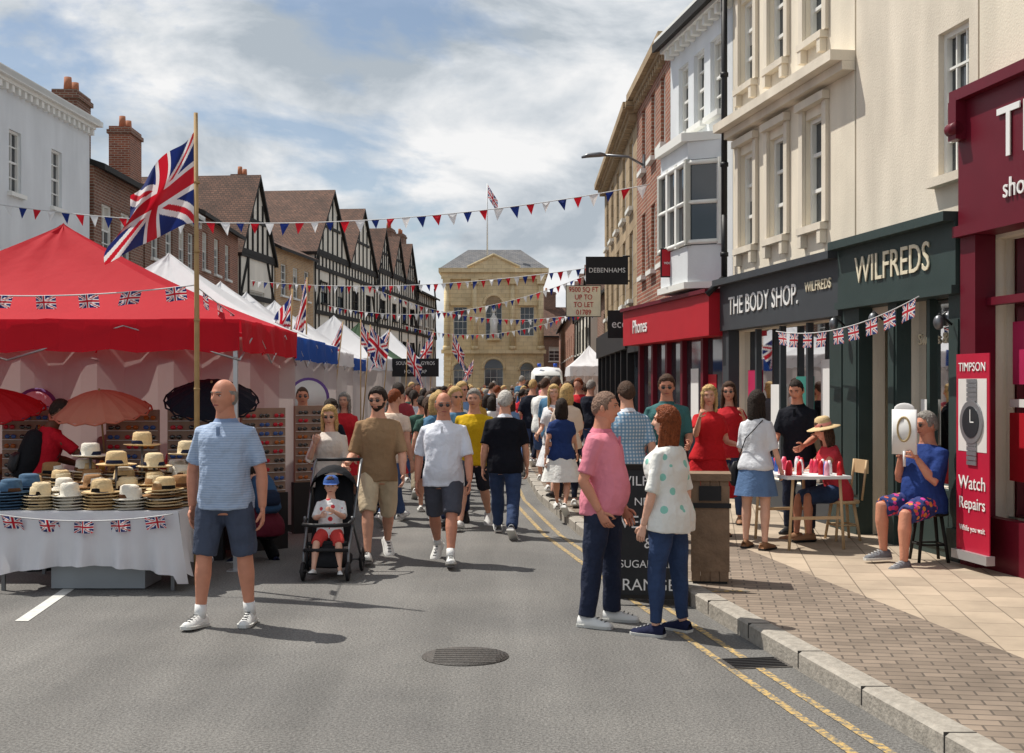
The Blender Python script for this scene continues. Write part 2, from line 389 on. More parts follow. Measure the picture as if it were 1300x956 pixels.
    if hat:
        kind,hmt=hat[0],hat[1]
        if kind=='straw':
            mb.lathe([(0,.16),(.05,.158),(.08,.14),(.09,.10),(.092,.05),(.13,.04),(.19,.025),(.192,.018),(.13,.033),(.09,.04)],(0,-.01,0),hmt,28,M)
            mb.lathe([(.0935,.05),(.0945,.052),(.0935,.085),(.092,.086)],(0,-.01,0),hat[2],28,M)
        if kind=='cap':
            mb.lathe([(0,.135),(.045,.13),(.08,.10),(.096,.05),(.098,.03)],(0,-.004,0),hmt,24,M)
            vs=[];fs=[]
            for i in range(9):
                a=math.pi*(.15+.7*i/8)
                for r,z in((.09,.035),(.13,.034),(.165,.026)): vs.append(V((math.cos(a)*min(r,.1),.0+math.sin(a)*r,z)))
            for i in range(8):
                for j in range(2): a=i*3+j; fs.append((a,a+1,a+4,a+3))
            mb.add(vs,fs,hmt,True,M)
def build_hand(mb,W,d,pn,s,curl,sk,lod,tdir=None):
    d=d.normalized(); pn=(pn-d*pn.dot(d))
    if pn.length<.05: pn=d.orthogonal()
    pn.normalize(); wd=d.cross(pn)
    ref=tdir if tdir is not None else V((0,1,.3))
    if wd.dot(ref)<0: wd=-wd
    mb.tube([W-d*.02*s,W+d*.02*s,W+d*.055*s,W+d*.088*s,W+d*.1*s],[(.024*s,.019*s),(.032*s,.016*s),(.040*s,.014*s),(.040*s,.012*s),(.034*s,.008*s)],sk,10,side=wd)
    seg=7 if lod else 5
    for i,ln in enumerate((.075,.084,.078,.060)):
        b=W+d*.09*s+wd*(.029-.0195*i)*s; dr=d.copy(); pts=[b-d*.01*s]; a=0
        for k in range(3):
            a+=curl*(1+.1*i); dr=d*math.cos(rad(a))+pn*math.sin(rad(a)); b=b+dr*ln*s*(.42,.32,.26)[k]; pts.append(b.copy())
        mb.tube(pts,[.0095*s,.009*s,.0082*s,.006*s],sk,seg)
    b=W+d*.028*s+wd*.024*s
    p1=b+(d*.6+wd*.75+pn*.2).normalized()*.036*s; p2=p1+(d*.85+wd*.35+pn*(.25+curl*.012)).normalized()*.032*s; p3=p2+(d*.9+pn*(.3+curl*.015)).normalized()*.022*s
    mb.tube([b,p1,p2,p3],[.013*s,.011*s,.0095*s,.006*s],sk,seg)
TM=[(.44,.045,.05,0),(.475,.086,.064,-.004),(.52,.095,.068,-.006),(.56,.089,.064,0),(.61,.082,.058,.005),(.66,.085,.060,.006),(.72,.092,.066,.004),(.765,.092,.062,0),(.795,.080,.052,-.004),(.815,.060,.043,-.006),(.832,.044,.037,-.005),(.85,.036,.035,0),(.905,.034,.035,.006)]
TF=[(.44,.045,.05,0),(.475,.092,.066,-.006),(.52,.101,.070,-.008),(.56,.090,.062,-.002),(.62,.072,.052,.003),(.67,.077,.056,.006),(.72,.085,.068,.012),(.75,.082,.066,.012),(.785,.074,.050,0),(.81,.054,.040,-.004),(.83,.036,.034,-.004),(.855,.030,.030,0),(.905,.029,.030,.006)]
def person(name,x,y,heading,H=1.75,zg=0.0,sex='m',sk='a',top=None,bottom=None,shoes=None,hair=('short','brown'),legs=((3,4,3,0),(-3,4,3,0)),
           arms=None,lean=0.0,leanx=0.0,yaw=0,pitch=0,glasses=False,hat=None,lod=1,girth=1.0,belly=0.0,pz=None,curl=(18,18),hs=1.0,beard=None,palm=(None,None),footyaw=8,socks=None,handdir=(None,None),thumb=(None,None)):
    S=skin(sk); mb=MB(); s=H/1.75
    T=TM if sex=='m' else TF
    vox={2:.011,1:.018,0:.03}[lod]*max(.6,s)
    sg=12 if lod==0 else 20
    sp=V((math.sin(rad(leanx)),math.sin(rad(lean)),math.cos(rad(lean)))).normalized()
    hipw=.052*H; th=.24*H; sh=.235*H
    arms=arms or (((.13,-.02,-1),(.06,.16,-1)),((.13,-.02,-1),(.06,.16,-1)))
    J=[];need=[]
    for i,sd_ in((0,-1),(1,1)):
        a,o,k,p=legs[i]; so_=math.sin(rad(o))
        d1=V((sd_*so_,math.sin(rad(a)),-math.cos(rad(a)))).normalized(); d2=V((sd_*so_*.4,math.sin(rad(a-k)),-math.cos(rad(a-k)))).normalized()
        hp=V((sd_*hipw,0,0)); kn=hp+d1*th; an=kn+d2*sh
        h=.045*H*math.cos(rad(p))+(.085*H*math.sin(rad(p)) if p>0 else .03*H*math.sin(rad(-p)))
        J.append([hp,kn,an,p]); need.append(h-an.z)
    P=V((0,0,pz if pz is not None else max(need)))
    for j in J:
        for q in range(3): j[q]=j[q]+P
    def tp(z,yo=0): return P+(sp*((z-.52)*H) if z>.52 else V((0,0,(z-.52)*H)))+V((0,yo*H,0))
    def tdim(z):
        for i in range(len(T)-1):
            if T[i][0]<=z<=T[i+1][0]:
                f=(z-T[i][0])/(T[i+1][0]-T[i][0]); w,d,yo=[T[i][q]*(1-f)+T[i+1][q]*f for q in(1,2,3)]; break
        else: w,d,yo=T[-1][1:] if z>T[-1][0] else T[0][1:]
        g=girth if z<.78 else 1+(girth-1)*.4
        bl=belly*math.exp(-((z-.60)/.07)**2)
        return w*g*H,(d*g+bl*.6)*H,yo+bl*.5
    def torso(z0,z1,off,n=14,flare=0):
        pts=[];rr=[]
        for i in range(n+1):
            z=z0+(z1-z0)*i/n; w,d,yo=tdim(z); o2=off+flare*max(0,(.62-z)/.15); 
            if flare and z<.50: w2,d2,_=tdim(.50); w=max(w,w2); d=max(d,d2)
            pts.append(tp(z,yo)); rr.append((w+o2,d+o2))
        return tube_geo(pts,rr,sg,side=(1,0,0),power=2.3)
    A=[]
    shw=(.099 if sex=='m' else .084)*H*(.6+.4*girth)
    for i,sd_ in((0,-1),(1,1)):
        u,f=arms[i]; s0=tp(.782)+V((sd_*shw,0,0)); u=V((sd_*u[0],u[1],u[2])).normalized(); f=V((sd_*f[0],f[1],f[2])).normalized()
        e=s0+u*.165*H; w=e+f*.145*H; A.append((s0,e,w,u,f,sd_))
    ag=(1.0 if sex=='m' else .84)*(.6+.4*girth)
    def cut(pts,r,Lc,tot):
        op=[];orr=[]
        for i in range(len(pts)):
            if Lc[i]<tot-1e-4: op.append(pts[i]); orr.append(r[i])
            else:
                fr=(tot-Lc[i-1])/(Lc[i]-Lc[i-1]); op.append(pts[i-1].lerp(pts[i],fr)); orr.append(r[i-1]*(1-fr)+r[i]*fr); break
        return op,orr
    def armtube(t,off,a,endf=None):
        s0,e,w,u,f,sd_=a; inn=s0+V((-sd_*.045*H,0,.010*H))
        pts=[inn,s0,s0+u*.05*H,s0+u*.11*H,e,e+f*.04*H,e+f*.09*H,w]; r=[.026,.0300,.0290,.0265,.023,.0245,.020,.0155]
        r=[q*H*ag+off for q in r]
        Lc=[0]; 
        for i in range(1,8): Lc.append(Lc[-1]+(pts[i]-pts[i-1]).length)
        op,orr=cut(pts,r,Lc,Lc[1]+(Lc[-1]-Lc[1])*t)
        if endf: orr[-1]+=endf; orr[-2]+=endf*.4
        return tube_geo(op,orr,10 if lod==0 else 14)
    lg=(.65+.35*girth)*(1 if sex=='m' else .96)
    def legtube(t,off,j,extra=0,pant=False):
        hp,kn,an,_=j; d1=(kn-hp).normalized(); d2=(an-kn).normalized()
        pts=[hp-d1*.01*H,hp+d1*.06*H,hp+d1*.15*H,kn,kn+d2*.07*H,kn+d2*.16*H,an]; r=[.050,.051,.043,.032,.0335,.024,.0195]
        if pant: r=[.050,.051,.045,.036,.036,.032,.030]
        r=[q*H*lg+off for q in r]; Lc=[0]
        for i in range(1,7): Lc.append(Lc[-1]+(pts[i]-pts[i-1]).length)
        op,orr=cut(pts,r,Lc,Lc[-1]*t)
        if extra:
            for q in range(1,len(orr)): orr[q]+=extra*q/(len(orr)-1)
        return tube_geo(op,orr,10 if lod==0 else 16)
    parts=[torso(.45,.90,0)]
    for a in A: parts.append(armtube(1,0,a))
    for j in J: parts.append(legtube(1,0,j))
    vs,fs=remesh(parts,vox,3); mb.add(vs,fs,S,True)
    off=.012*s+.004
    kind=bottom[0]; bm=bottom[1]
    if kind in('shorts','trousers','jeans'):
        pp=[torso(.455,.57,off*.6,6)]
        for j in J:
            if kind=='shorts': pp.append(legtube(bottom[2] if len(bottom)>2 else .44,off*.9,j,.014*s))
            elif kind=='jeans': pp.append(legtube(.97,off*.65,j))
            else: pp.append(legtube(1.0,off*.8,j,0,True))
        vs,fs=remesh(pp,vox,2,.009*s,12); mb.add(vs,fs,bm,True)
    else:
        ln=bottom[2]; n=9; sgk=28; vs=[];fs=[]
        for i in range(n+1):
            z=.62-(.62-ln)*i/n; w,d,yo=tdim(max(z,.5)); fl=max(0,(.52-z))*bottom[3] if len(bottom)>3 else max(0,(.52-z))*.25
            for k in range(sgk):
                a=2*math.pi*k/sgk; rf=1+.05*math.sin(a*7)*min(1,max(0,(.55-z)*6))
                c=tp(max(z,.52),yo); c=V((c.x,c.y,P.z+(z-.52)*H)) if z<.52 else c
                vs.append(c+V(((w+off+fl*H)*math.cos(a)*rf,(d+off+fl*H*1.1)*math.sin(a)*rf,0)))
        for i in range(n):
            for k in range(sgk): k2=(k+1)%sgk; fs.append((i*sgk+k,i*sgk+k2,(i+1)*sgk+k2,(i+1)*sgk+k))
        mb.add(vs,fs,bm,True)
    tm,slv,hem=top[0],top[1],top[2]; ex=top[3] if len(top)>3 else .008
    pp=[torso(hem,.826,off+ex*s*.6,16,flare=.012*s)]
    if slv>0:
        for a in A: pp.append(armtube(slv,off*.55,a,.010*s if slv<.6 else .002))
    vs,fs=remesh(pp,vox,2,.010*s,9)
    mb.add(vs,fs,tm,True)
    if len(top)>4 and top[4]:
        c0=tp(.822,-.004); c1=tp(.846,-.001)
        mb.tube([c0,c1],[(.050*H,.046*H),(.039*H,.039*H)],top[4],20,side=(1,0,0),cap=False)
        mb.tube([c1,c0],[(.040*H,.040*H),(.056*H,.052*H)],top[4],20,side=(1,0,0),cap=False)
        w,d,yo=tdim(.76)
        mb.box(-.012,.012,tp(.76,yo).y+d+off-.006,tp(.76,yo).y+d+off+.006,tp(.72).z,tp(.81).z,top[4])
    for i,a in enumerate(A):
        s0,e,w,u,f,sd_=a; hd=V((sd_*handdir[i][0],handdir[i][1],handdir[i][2])).normalized() if handdir[i] else f.copy()
        pn=V((sd_*palm[i][0],palm[i][1],palm[i][2])) if palm[i] else V((-sd_,.15,0))
        if abs(pn.normalized().dot(hd))>.9: pn=V((0,-1,0)) if abs(hd.y)<.8 else V((0,0,-1))
        build_hand(mb,w,hd,pn,s*(1 if sex=='m' else .9)*(1 if H>1.2 else 1.1),curl[i],S,lod,V(thumb[i]) if thumb[i] else None)
    sm=shoes or M_black
    for i,sd_ in((0,-1),(1,1)):
        hp,kn,an,p=J[i]; fy=-sd_*footyaw
        f=Matrix.Rotation(rad(fy),3,'Z')@V((0,math.cos(rad(p)),-math.sin(rad(p)))); rt=Matrix.Rotation(rad(fy),3,'Z')@V((1,0,0)); up=rt.cross(f)
        Mx=Matrix(((rt.x,f.x,up.x,an.x),(rt.y,f.y,up.y,an.y),(rt.z,f.z,up.z,an.z),(0,0,0,1)))
        b=-.045*H
        prof=[(-.040,.020,.035),(-.034,.026,.046),(-.01,.028,.050),(.02,.027,.046),(.05,.029,.034),(.08,.030,.026),(.105,.024,.021),(.117,.012,.014)]
        def ringset(ex,zt,z0):
            vs=[];n=12
            for (yy,w,h) in prof:
                for k in range(n):
                    an_=2*math.pi*k/n; c=math.cos(an_); ss=math.sin(an_)
                    c=math.copysign(abs(c)**.75,c)
                    zz=z0 + (h*H*zt)*max(0,ss) if zt else z0+(.012*H if ss>=0 else 0)
                    vs.append(V(((w*H+ex)*c*(1 if ss<=0 or not zt else (1-.25*ss)),yy*H*(1+ex*3),zz)))
            fs=[]
            for a_ in range(len(prof)-1):
                for k in range(n): k2=(k+1)%n; fs.append((a_*n+k,a_*n+k2,(a_+1)*n+k2,(a_+1)*n+k))
            fs.append(tuple(range(n))); fs.append(tuple(range((len(prof)-1)*n,len(prof)*n)))
            return vs,fs
        vs,fs=ringset(0,1,b+.006*H); mb.add(vs,fs,sm[0] if isinstance(sm,tuple) else sm,True,Mx)
        vs,fs=ringset(.004,0,b); mb.add(vs,fs,sm[1] if isinstance(sm,tuple) else M_black,False,Mx)
        if isinstance(sm,tuple) and lod==2:
            for q in range(4): mb.box(-.018*s,.018*s,(.035+q*.018)*H-.004,(.035+q*.018)*H+.003,b+(.048-.0065*q)*H,b+(.0515-.0065*q)*H,M_grey if sm[0].name=='white_trainer' else M_whitep,Mx)
        if socks:
            d2=(kn-an).normalized(); mb.tube([an-d2*.01*H,an+d2*.045*H],[.024*H,.0245*H],socks,12)
    nb=tp(.86); hc=nb+sp*(.070*H)+V((0,.012*H,0))
    if hs!=1: hc=hc+V((0,0,.03*H*(hs-1)*3))
    build_head(mb,hc,s*hs*(1.04 if sex=='m' else 1.0),yaw,pitch,S,hair[0],hairm(hair[1]),glasses,hat,lod,beard)
    ob=mb.finish(name,None,(x,y,zg),rad(heading))
    return ob,dict(P=P,A=A,J=J,tp=tp,hc=hc)
WALKL=((29,2,8,-12),(-16,2,26,36)); WALKR=((-16,2,26,36),(29,2,8,-12))
WALKS=((12,3,6,-2),(-9,3,12,14))
SWING1=(((.18,.38,-1),(.05,.75,-1)),((.18,-.42,-1),(.10,-.05,-1)))
SWING2=(((.18,-.42,-1),(.10,-.05,-1)),((.18,.38,-1),(.05,.75,-1)))
HOLD=(((.2,.25,-1),(-.25,.9,.15)),((.2,-.1,-1),(.08,.25,-1)))
PHONE=(((.25,.5,-.8),(-.3,.7,.8)),((.2,.1,-1),(-.1,.8,-.3)))
white_tr=(mat('white_trainer',L(225,225,222),.5),mat('white_sole',L(210,210,205),.6))
navy_tr=(cl('navy_canvas',32,36,62),mat('white_sole',L(210,210,205),.6))
grey_tr=(cl('grey_shoe',120,122,126),mat('white_sole',L(210,210,205),.6))
brown_sh=(mat('brown_leather',L(92,62,42),.5),M_black)
sandal=(mat('tan_sandal',L(150,110,80),.6),M_black)
DEN=mat('cloth_denim',L(46,64,98),.85,.25,10,.8,18); DEN2=mat('cloth_dark_denim',L(34,42,64),.85,.2,10,.8,18)
PW=.12
person('man_in_blue_polo_shirt',-2.08,9.15,170,1.79,top=(patmat('cloth_blue_polo',L(146,166,196),L(172,188,210),'stripe',18),.42,.475,.012,cl('polo_collar',126,146,178)),
  bottom=('shorts',cl('navy_shorts',72,80,98),.50),shoes=white_tr,hair=('balding','grey'),legs=((-6,5,2,0),(8,6,4,-4)),
  arms=(((.30,-.10,-1),(.04,.04,-1)),((.30,-.10,-1),(.0,.04,-1))),yaw=-24,pitch=3,lod=2,girth=1.05,belly=.018,socks=M_whitep,sk='b')
person('man_in_brown_t_shirt',-1.34,12.6,188,1.77,top=(cl('tan_tee',150,122,92),.5,.47,.014),bottom=('shorts',cl('stone_shorts',206,188,158),.52),shoes=white_tr,
  hair=('short','dark'),legs=WALKR,arms=(((.22,.2,-1),(.0,.7,-.8)),((.26,.15,-1),(.25,.9,-.35))),yaw=-25,pitch=-5,glasses=True,lod=2,beard=hairm('dark'),girth=1.02,curl=(18,40))
person('man_in_white_polo_shirt',-.67,12.35,176,1.72,top=(cl('white_polo',224,228,238),.48,.465,.014,cl('white_collar',226,230,238)),bottom=('shorts',cl('slate_shorts',80,82,92),.50),shoes=white_tr,
  hair=('balding','grey'),legs=WALKL,arms=(((.28,.2,-1),(.1,.6,-1)),((.30,-.35,-1),(.05,.2,-1))),yaw=14,pitch=-3,glasses=True,lod=2,girth=1.1,belly=.028,sk='b',socks=M_whitep)
person('woman_with_hand_to_mouth',-1.88,13.0,178,1.58,sex='f',top=(cl('ivory_top',214,206,196),.55,.46,.014),bottom=('jeans',cl('black_leggings',22,22,26)),shoes=M_black,
  hair=('bob','blond'),legs=WALKL,arms=(((.2,.45,-1),(.0,.75,-.25)),((.25,.35,-.9),(-.42,.45,.95))),yaw=4,pitch=-8,glasses=True,lod=2,sk='c',curl=(55,50),palm=(None,(0,-1,0)),girth=1.08)
person('man_in_dark_gilet',-.08,14.5,-4,1.72,top=(cl('navy_gilet',24,26,34),.45,.46,.02,cl('white_collar',220,224,232)),bottom=('trousers',DEN),shoes=grey_tr,hair=('short','white'),legs=WALKL,
  arms=(((.2,-.1,-1),(.1,.3,-1)),((.2,.1,-1),(.05,.4,-1))),lod=1,girth=1.12,hat=None)
person('man_in_yellow_shirt',-.46,15.4,172,1.74,top=(cl('yellow_shirt',208,170,30),.5,.46,.014),bottom=('shorts',cl('dark_shorts',44,46,54),.5),shoes=white_tr,hair=('short','grey'),legs=WALKR,arms=SWING1,lod=1,girth=1.1)
person('man_in_pink_polo_shirt',.66,9.2,-112,1.70,top=(cl('pink_polo',214,130,146),.44,.475,.012,cl('pink_collar',204,118,136)),bottom=('trousers',DEN2),shoes=white_tr,hair=('crop','stub'),
  legs=((4,6,4,0),(-4,6,2,0)),arms=(((.24,-.05,-1),(-.06,.45,-.9)),((.26,-.25,-1),(-.18,.45,-.9))),yaw=8,pitch=4,lod=2,girth=1.08,belly=.034,sk='b')
person('woman_in_white_star_top',1.10,8.85,52,1.60,sex='f',top=(patmat('cloth_star_top',L(228,228,222),L(140,200,184),'dots',9,thr=.26),.52,.46,.022),bottom=('jeans',DEN),shoes=navy_tr,hair=('long','auburn'),
  legs=((3,6,3,0),(-2,5,2,0)),arms=(((.26,.05,-1),(-.0,.3,-1)),((.28,-.1,-1),(.05,.15,-1))),yaw=22,pitch=6,lod=2,sk='c',girth=1.1)
person('man_in_teal_shirt',1.62,13.2,172,1.73,PW,top=(cl('teal_shirt',62,104,104),.45,.46,.014,cl('teal_collar',56,96,98)),bottom=('trousers',DEN2),shoes=brown_sh,hair=('short','brown'),arms=(((.2,.1,-1),(.0,.9,-.2)),((.2,.0,-1),(.1,.4,-1))),glasses=True,lod=1,girth=1.1,sk='b',pitch=-8)
person('man_in_checked_shirt',1.15,12.6,15,1.70,PW,top=(patmat('cloth_check',L(110,150,180),L(220,225,228),'plaid',9),.5,.46,.016,cl('white_collar',220,224,232)),bottom=('trousers',DEN),shoes=brown_sh,hair=('short','brown'),lod=1,girth=1.12,legs=WALKR,arms=SWING1)
person('woman_in_red_dress',2.12,13.6,200,1.62,PW,'f',top=(cl('red_dress',190,34,40),.35,.5,.012),bottom=('skirt',cl('red_dress',190,34,40),.26,.3),shoes=sandal,hair=('curly','blond'),arms=(((.2,.2,-1),(.1,.9,-.1)),((.3,.5,-.5),(.1,.6,.9))),lod=1,girth=1.12,yaw=-30,curl=(40,50))
person('woman_in_red_top_with_sunglasses',2.55,14.8,165,1.66,PW,'f',top=(cl('red_top',176,36,44),.3,.46,.012),bottom=('jeans',DEN),shoes=sandal,hair=('long','brown'),glasses=True,lod=1,arms=(((.3,.4,-.7),(-.2,.6,.8)),((.3,.2,-1),(.1,.8,.2))))
ob,inf=person('woman_with_shoulder_bag',2.42,12.5,-35,1.57,PW,'f',top=(cl('white_tee',216,218,222),.5,.50,.01),bottom=('skirt',mat('cloth_light_denim',L(92,120,158),.85,.15,10,.4,30),.34,.18),shoes=sandal,hair=('long','dark'),lod=1,sk='c',arms=(((.2,.15,-1),(-.1,.7,-.5)),((.25,.1,-1),(.05,.5,-.9))),yaw=-10)
mb=MB(); mb.tube([(.10,.08,1.28),(-.05,.15,1.12),(-.19,.05,.86)],.006,M_black,5); mb.tube([(.10,-.06,1.28),(-.05,-.13,1.10),(-.19,-.02,.86)],.006,M_black,5)
mb.tube([(-.21,.02,.62),(-.21,.02,.66),(-.21,.02,.80),(-.20,.02,.86)],[(.03,.10),(.045,.13),(.04,.12),(.015,.10)],M_black,16,side=(1,0,0),power=3)
mb.finish('shoulder_bag',None,(2.42,12.5,PW),rad(-35))
person('man_in_black_polo_shirt',3.12,13.7,150,1.69,PW,top=(cl('black_polo',24,26,34),.45,.47,.014,cl('black_collar',20,22,28)),bottom=('trousers',DEN2),shoes=M_black,hair=('crop','dark'),lod=1,sk='b',arms=(((.15,.3,-.9),(-.2,.9,-.3)),((.15,.3,-.9),(-.2,.9,-.3))),pitch=-18,lean=6)
SEAT=((84,6,86,0),(80,6,78,0))
person('seated_woman_in_straw_hat',3.42,13.25,100,1.62,PW,'f',top=(cl('coral_top',196,60,70),.15,.47,.012),bottom=('shorts',DEN,.5),shoes=sandal,hair=('bob','brown'),hat=('straw',mat('straw',L(214,186,140),.8,.12,40,.4,80),cl('hat_ribbon',240,160,150)),lod=1,pz=.50,legs=SEAT,lean=12,arms=(((.1,.6,-.7),(-.1,.95,.0)),((.1,.6,-.7),(-.1,.95,.0))),pitch=-12,sk='b')
ob,inf=person('seated_man_in_floral_shorts',3.80,11.62,118,1.74,PW,top=(cl('royal_tee',40,62,122),.48,.47,.016),bottom=('shorts',patmat('cloth_union_floral',L(40,52,110),L(205,60,80),'floral',18),.50),shoes=grey_tr,hair=('short','grey'),lod=2,pz=.54,legs=((78,10,72,0),(86,4,92,0)),
  arms=(((.10,.45,-.85),(-.45,.36,.85)),((.10,.45,-.85),(-.45,.36,.85))),glasses=True,girth=1.15,belly=.03,sk='b',curl=(62,62),yaw=-10,lean=-4)
Rz=Matrix.Rotation(rad(118),3,'Z'); wm_=(inf['A'][0][2]+inf['A'][1][2])/2+V((0,.05,.07)); wpos=V((3.80,11.62,PW))+Rz@wm_
m=MB(); m.tube([(0,-.012,-.03),(0,-.012,.38)],[(.12,.008),(.12,.008)],M_whitep,8,side=(1,0,0),power=5)
m.sph((0,-.012,.38),(.10,.008,.06),M_whitep,14,8)
m.tube([V((.06*math.cos(a),-.026,.20+.11*math.sin(a))) for a in [2*math.pi*k/20 for k in range(21)]],.010,mat('gold_trim',L(170,150,110),.5),6,cap=False)
m.tube([(0,-.012,-.14),(0,-.012,0)],.014,M_whitep,8)
m.finish('white_handheld_frame',None,wpos,rad(-40))
person('man_in_red_shirt_with_rucksack',-4.50,11.95,-55,1.64,top=(cl('bright_red',176,24,40),.45,.46,.016),bottom=('trousers',M_black),shoes=M_black,hair=('crop','dark'),sk='d',lod=2,lean=16,arms=(((.2,.5,-.9),(.1,.9,-.3)),((.2,.7,-.6),(.1,1,-.2))),pitch=-10,yaw=-10)
person('stall_vendor',-4.15,13.1,172,1.50,sex='f',top=(cl('grey_vendor',130,126,122),.6,.46),bottom=('trousers',M_black),hair=('short','grey'),lod=1,sk='a')
person('crouching_woman_with_rucksack',-2.42,12.35,40,1.62,sex='f',top=(cl('burgundy',92,30,44),.9,.47,.016),bottom=('trousers',cl('black_leggings',22,22,26)),shoes=navy_tr,hair=('bob','dark'),lod=1,pz=.36,legs=((96,12,128,10),(84,12,120,14)),lean=28,arms=(((.1,.8,-.6),(-.1,.9,.1)),((.1,.8,-.6),(-.1,.9,.1))),pitch=-10)
person('child_in_blue_cap',-1.66,11.50,182,.98,sex='m',sk='c',top=(patmat('cloth_child_top',L(220,220,220),L(200,50,60),'dots',14),.5,.47,.01),bottom=('shorts',cl('child_red',200,70,66),.5),shoes=M_whitep,hair=('short','brown'),hat=('cap',cl('blue_cap',72,104,168)),lod=2,pz=.40,zg=0.0,
  legs=((66,12,50,-10),(70,12,54,-10)),arms=(((.15,.7,-.6),(-.5,.7,.4)),((.15,.7,-.7),(-.4,.8,.2))),hs=1.3,lean=-14,girth=1.15)
tops=[(220,222,224),(30,34,46),(40,60,110),(190,40,50),(230,210,190),(60,90,80),(198,160,80),(120,150,190),(90,90,96),(226,226,228),(210,130,140),(18,18,22),(150,60,70),(235,235,230),(80,120,150)]
bots=[(40,50,80),(26,28,34),(150,140,120),(60,62,70),(70,90,130),(30,34,50)]
hc_=['brown','dark','blond','grey','auburn','brown','dark']
spots=[(-2.75,16.6),(-2.2,15.2),(-3.0,19.5),(-2.4,18.1),(-1.5,15.8),(-1.15,17.2)]
for k in range(205):
    ok=False
    for tr in range(40):
        D=15.6+ (RN.random()**1.25)*58
        if D>22: px=RN.uniform(-165,100)
        else: px=RN.choice([RN.uniform(-170,-60),RN.uniform(25,80)])
        X=px/1600*D
        if X>2.35 or X<-3.3: continue
        if all((X-a)**2+(D-b)**2>.34 for a,b in spots): ok=True; break
    if ok: spots.append((X,D))
cache=[]; NB=32
for k,(X,D) in enumerate(spots):
    kerbx=.2 if D>19 else 2.93-.1525*D
    zz_=PW if X>kerbx+.1 else 0
    if k<NB:
        sex='f' if k%2 else 'm'; t=tops[k%15]; b=bots[k%6]
        away=k%3!=0
        kind=RN.choice(['shorts','jeans','trousers']) if sex=='m' else RN.choice(['jeans','skirt','shorts'])
        bt=(kind,cl('bot%d'%(k%6),*b)) if kind!='skirt' else ('skirt',cl('sk%d'%k,*t),.3,.3)
        if kind=='shorts': bt=bt+(.48,)
        o,_=person('pedestrian',X,D,(RN.uniform(-30,30) if away else 180+RN.uniform(-30,30)),RN.uniform(1.64,1.82) if sex=='m' else RN.uniform(1.52,1.68),zz_,sex,RN.choice('aabc'),
          top=(cl('top%d'%(k%15),*t),RN.choice([.4,.5,.3,.9]),.47,.014),bottom=bt,shoes=white_tr if k%3 else M_black,
          hair=(('short' if k%4 else 'crop') if sex=='m' else RN.choice(['long','bob','pony']),hc_[k%7]),legs=[WALKL,WALKR,WALKS][(k*5+k//3)%3],arms=[SWING1,SWING2,HOLD,PHONE,SWING1][(k*3+k//5)%5],lod=0 if k>10 else 1,glasses=(k%5==0 and not away),girth=RN.uniform(.95,1.18),yaw=RN.uniform(-30,30),lean=RN.uniform(-1,4))
        cache.append(o)
    else:
        src=cache[(k*7)%NB]; o=bpy.data.objects.new('pedestrian',src.data); COL.objects.link(o); o.location=(X,D,zz_); o.rotation_euler=(0,0,src.rotation_euler[2]+RN.uniform(-.5,.5)); sc=RN.uniform(.93,1.06); o.scale=(sc,sc,sc)
        t=tops[(k*3+k//5)%15]
        for si,sl in enumerate(o.material_slots):
            if sl.material and sl.material.name.startswith('cloth_top'):
                sl.link='OBJECT'; sl.material=cl('top%d'%((k*3+k//5)%15),*t)
# ================================================================= GROUND
asph=bpy.data.materials.new('asphalt'); asph.use_nodes=True; nt=asph.node_tree; b=nt.nodes['Principled BSDF']
tc=nn(nt,'ShaderNodeTexCoord'); n1=nn(nt,'ShaderNodeTexNoise'); n1.inputs['Scale'].default_value=.45; n1.inputs['Detail'].default_value=7; n1.inputs['Roughness'].default_value=.62
n2=nn(nt,'ShaderNodeTexNoise'); n2.inputs['Scale'].default_value=60; n2.inputs['Detail'].default_value=4
vo=nn(nt,'ShaderNodeTexVoronoi'); vo.inputs['Scale'].default_value=95
for q in(n1,n2,vo): nt.links.new(tc.outputs['Object'],q.inputs['Vector'])
cr=nn(nt,'ShaderNodeValToRGB'); cr.color_ramp.elements[0].position=.32; cr.color_ramp.elements[0].color=(.120,.117,.112,1); cr.color_ramp.elements[1].position=.7; cr.color_ramp.elements[1].color=(.190,.183,.170,1)
nt.links.new(n1.outputs['Fac'],cr.inputs[0])
m2=nn(nt,'ShaderNodeMix',data_type='RGBA',blend_type='MULTIPLY'); m2.inputs[0].default_value=1
mr=nn(nt,'ShaderNodeMapRange'); mr.inputs[1].default_value=.3; mr.inputs[2].default_value=.7; mr.inputs[3].default_value=.55; mr.inputs[4].default_value=1.4; nt.links.new(n2.outputs['Fac'],mr.inputs[0])
nt.links.new(cr.outputs[0],m2.inputs[6]); nt.links.new(mr.outputs[0],m2.inputs[7])
mps=nn(nt,'ShaderNodeMapping'); mps.inputs['Scale'].default_value=(2.2,.16,1); nt.links.new(tc.outputs['Object'],mps.inputs[0])
n4=nn(nt,'ShaderNodeTexNoise'); n4.inputs['Scale'].default_value=1.0; n4.inputs['Detail'].default_value=5; nt.links.new(mps.outputs[0],n4.inputs['Vector'])
mr4=nn(nt,'ShaderNodeMapRange'); mr4.inputs[1].default_value=.35; mr4.inputs[2].default_value=.65; mr4.inputs[3].default_value=.84; mr4.inputs[4].default_value=1.12; nt.links.new(n4.outputs['Fac'],mr4.inputs[0])
m5=nn(nt,'ShaderNodeMix',data_type='RGBA',blend_type='MULTIPLY'); m5.inputs[0].default_value=1; nt.links.new(m2.outputs[2],m5.inputs[6]); nt.links.new(mr4.outputs[0],m5.inputs[7]); nt.links.new(m5.outputs[2],b.inputs['Base Color'])
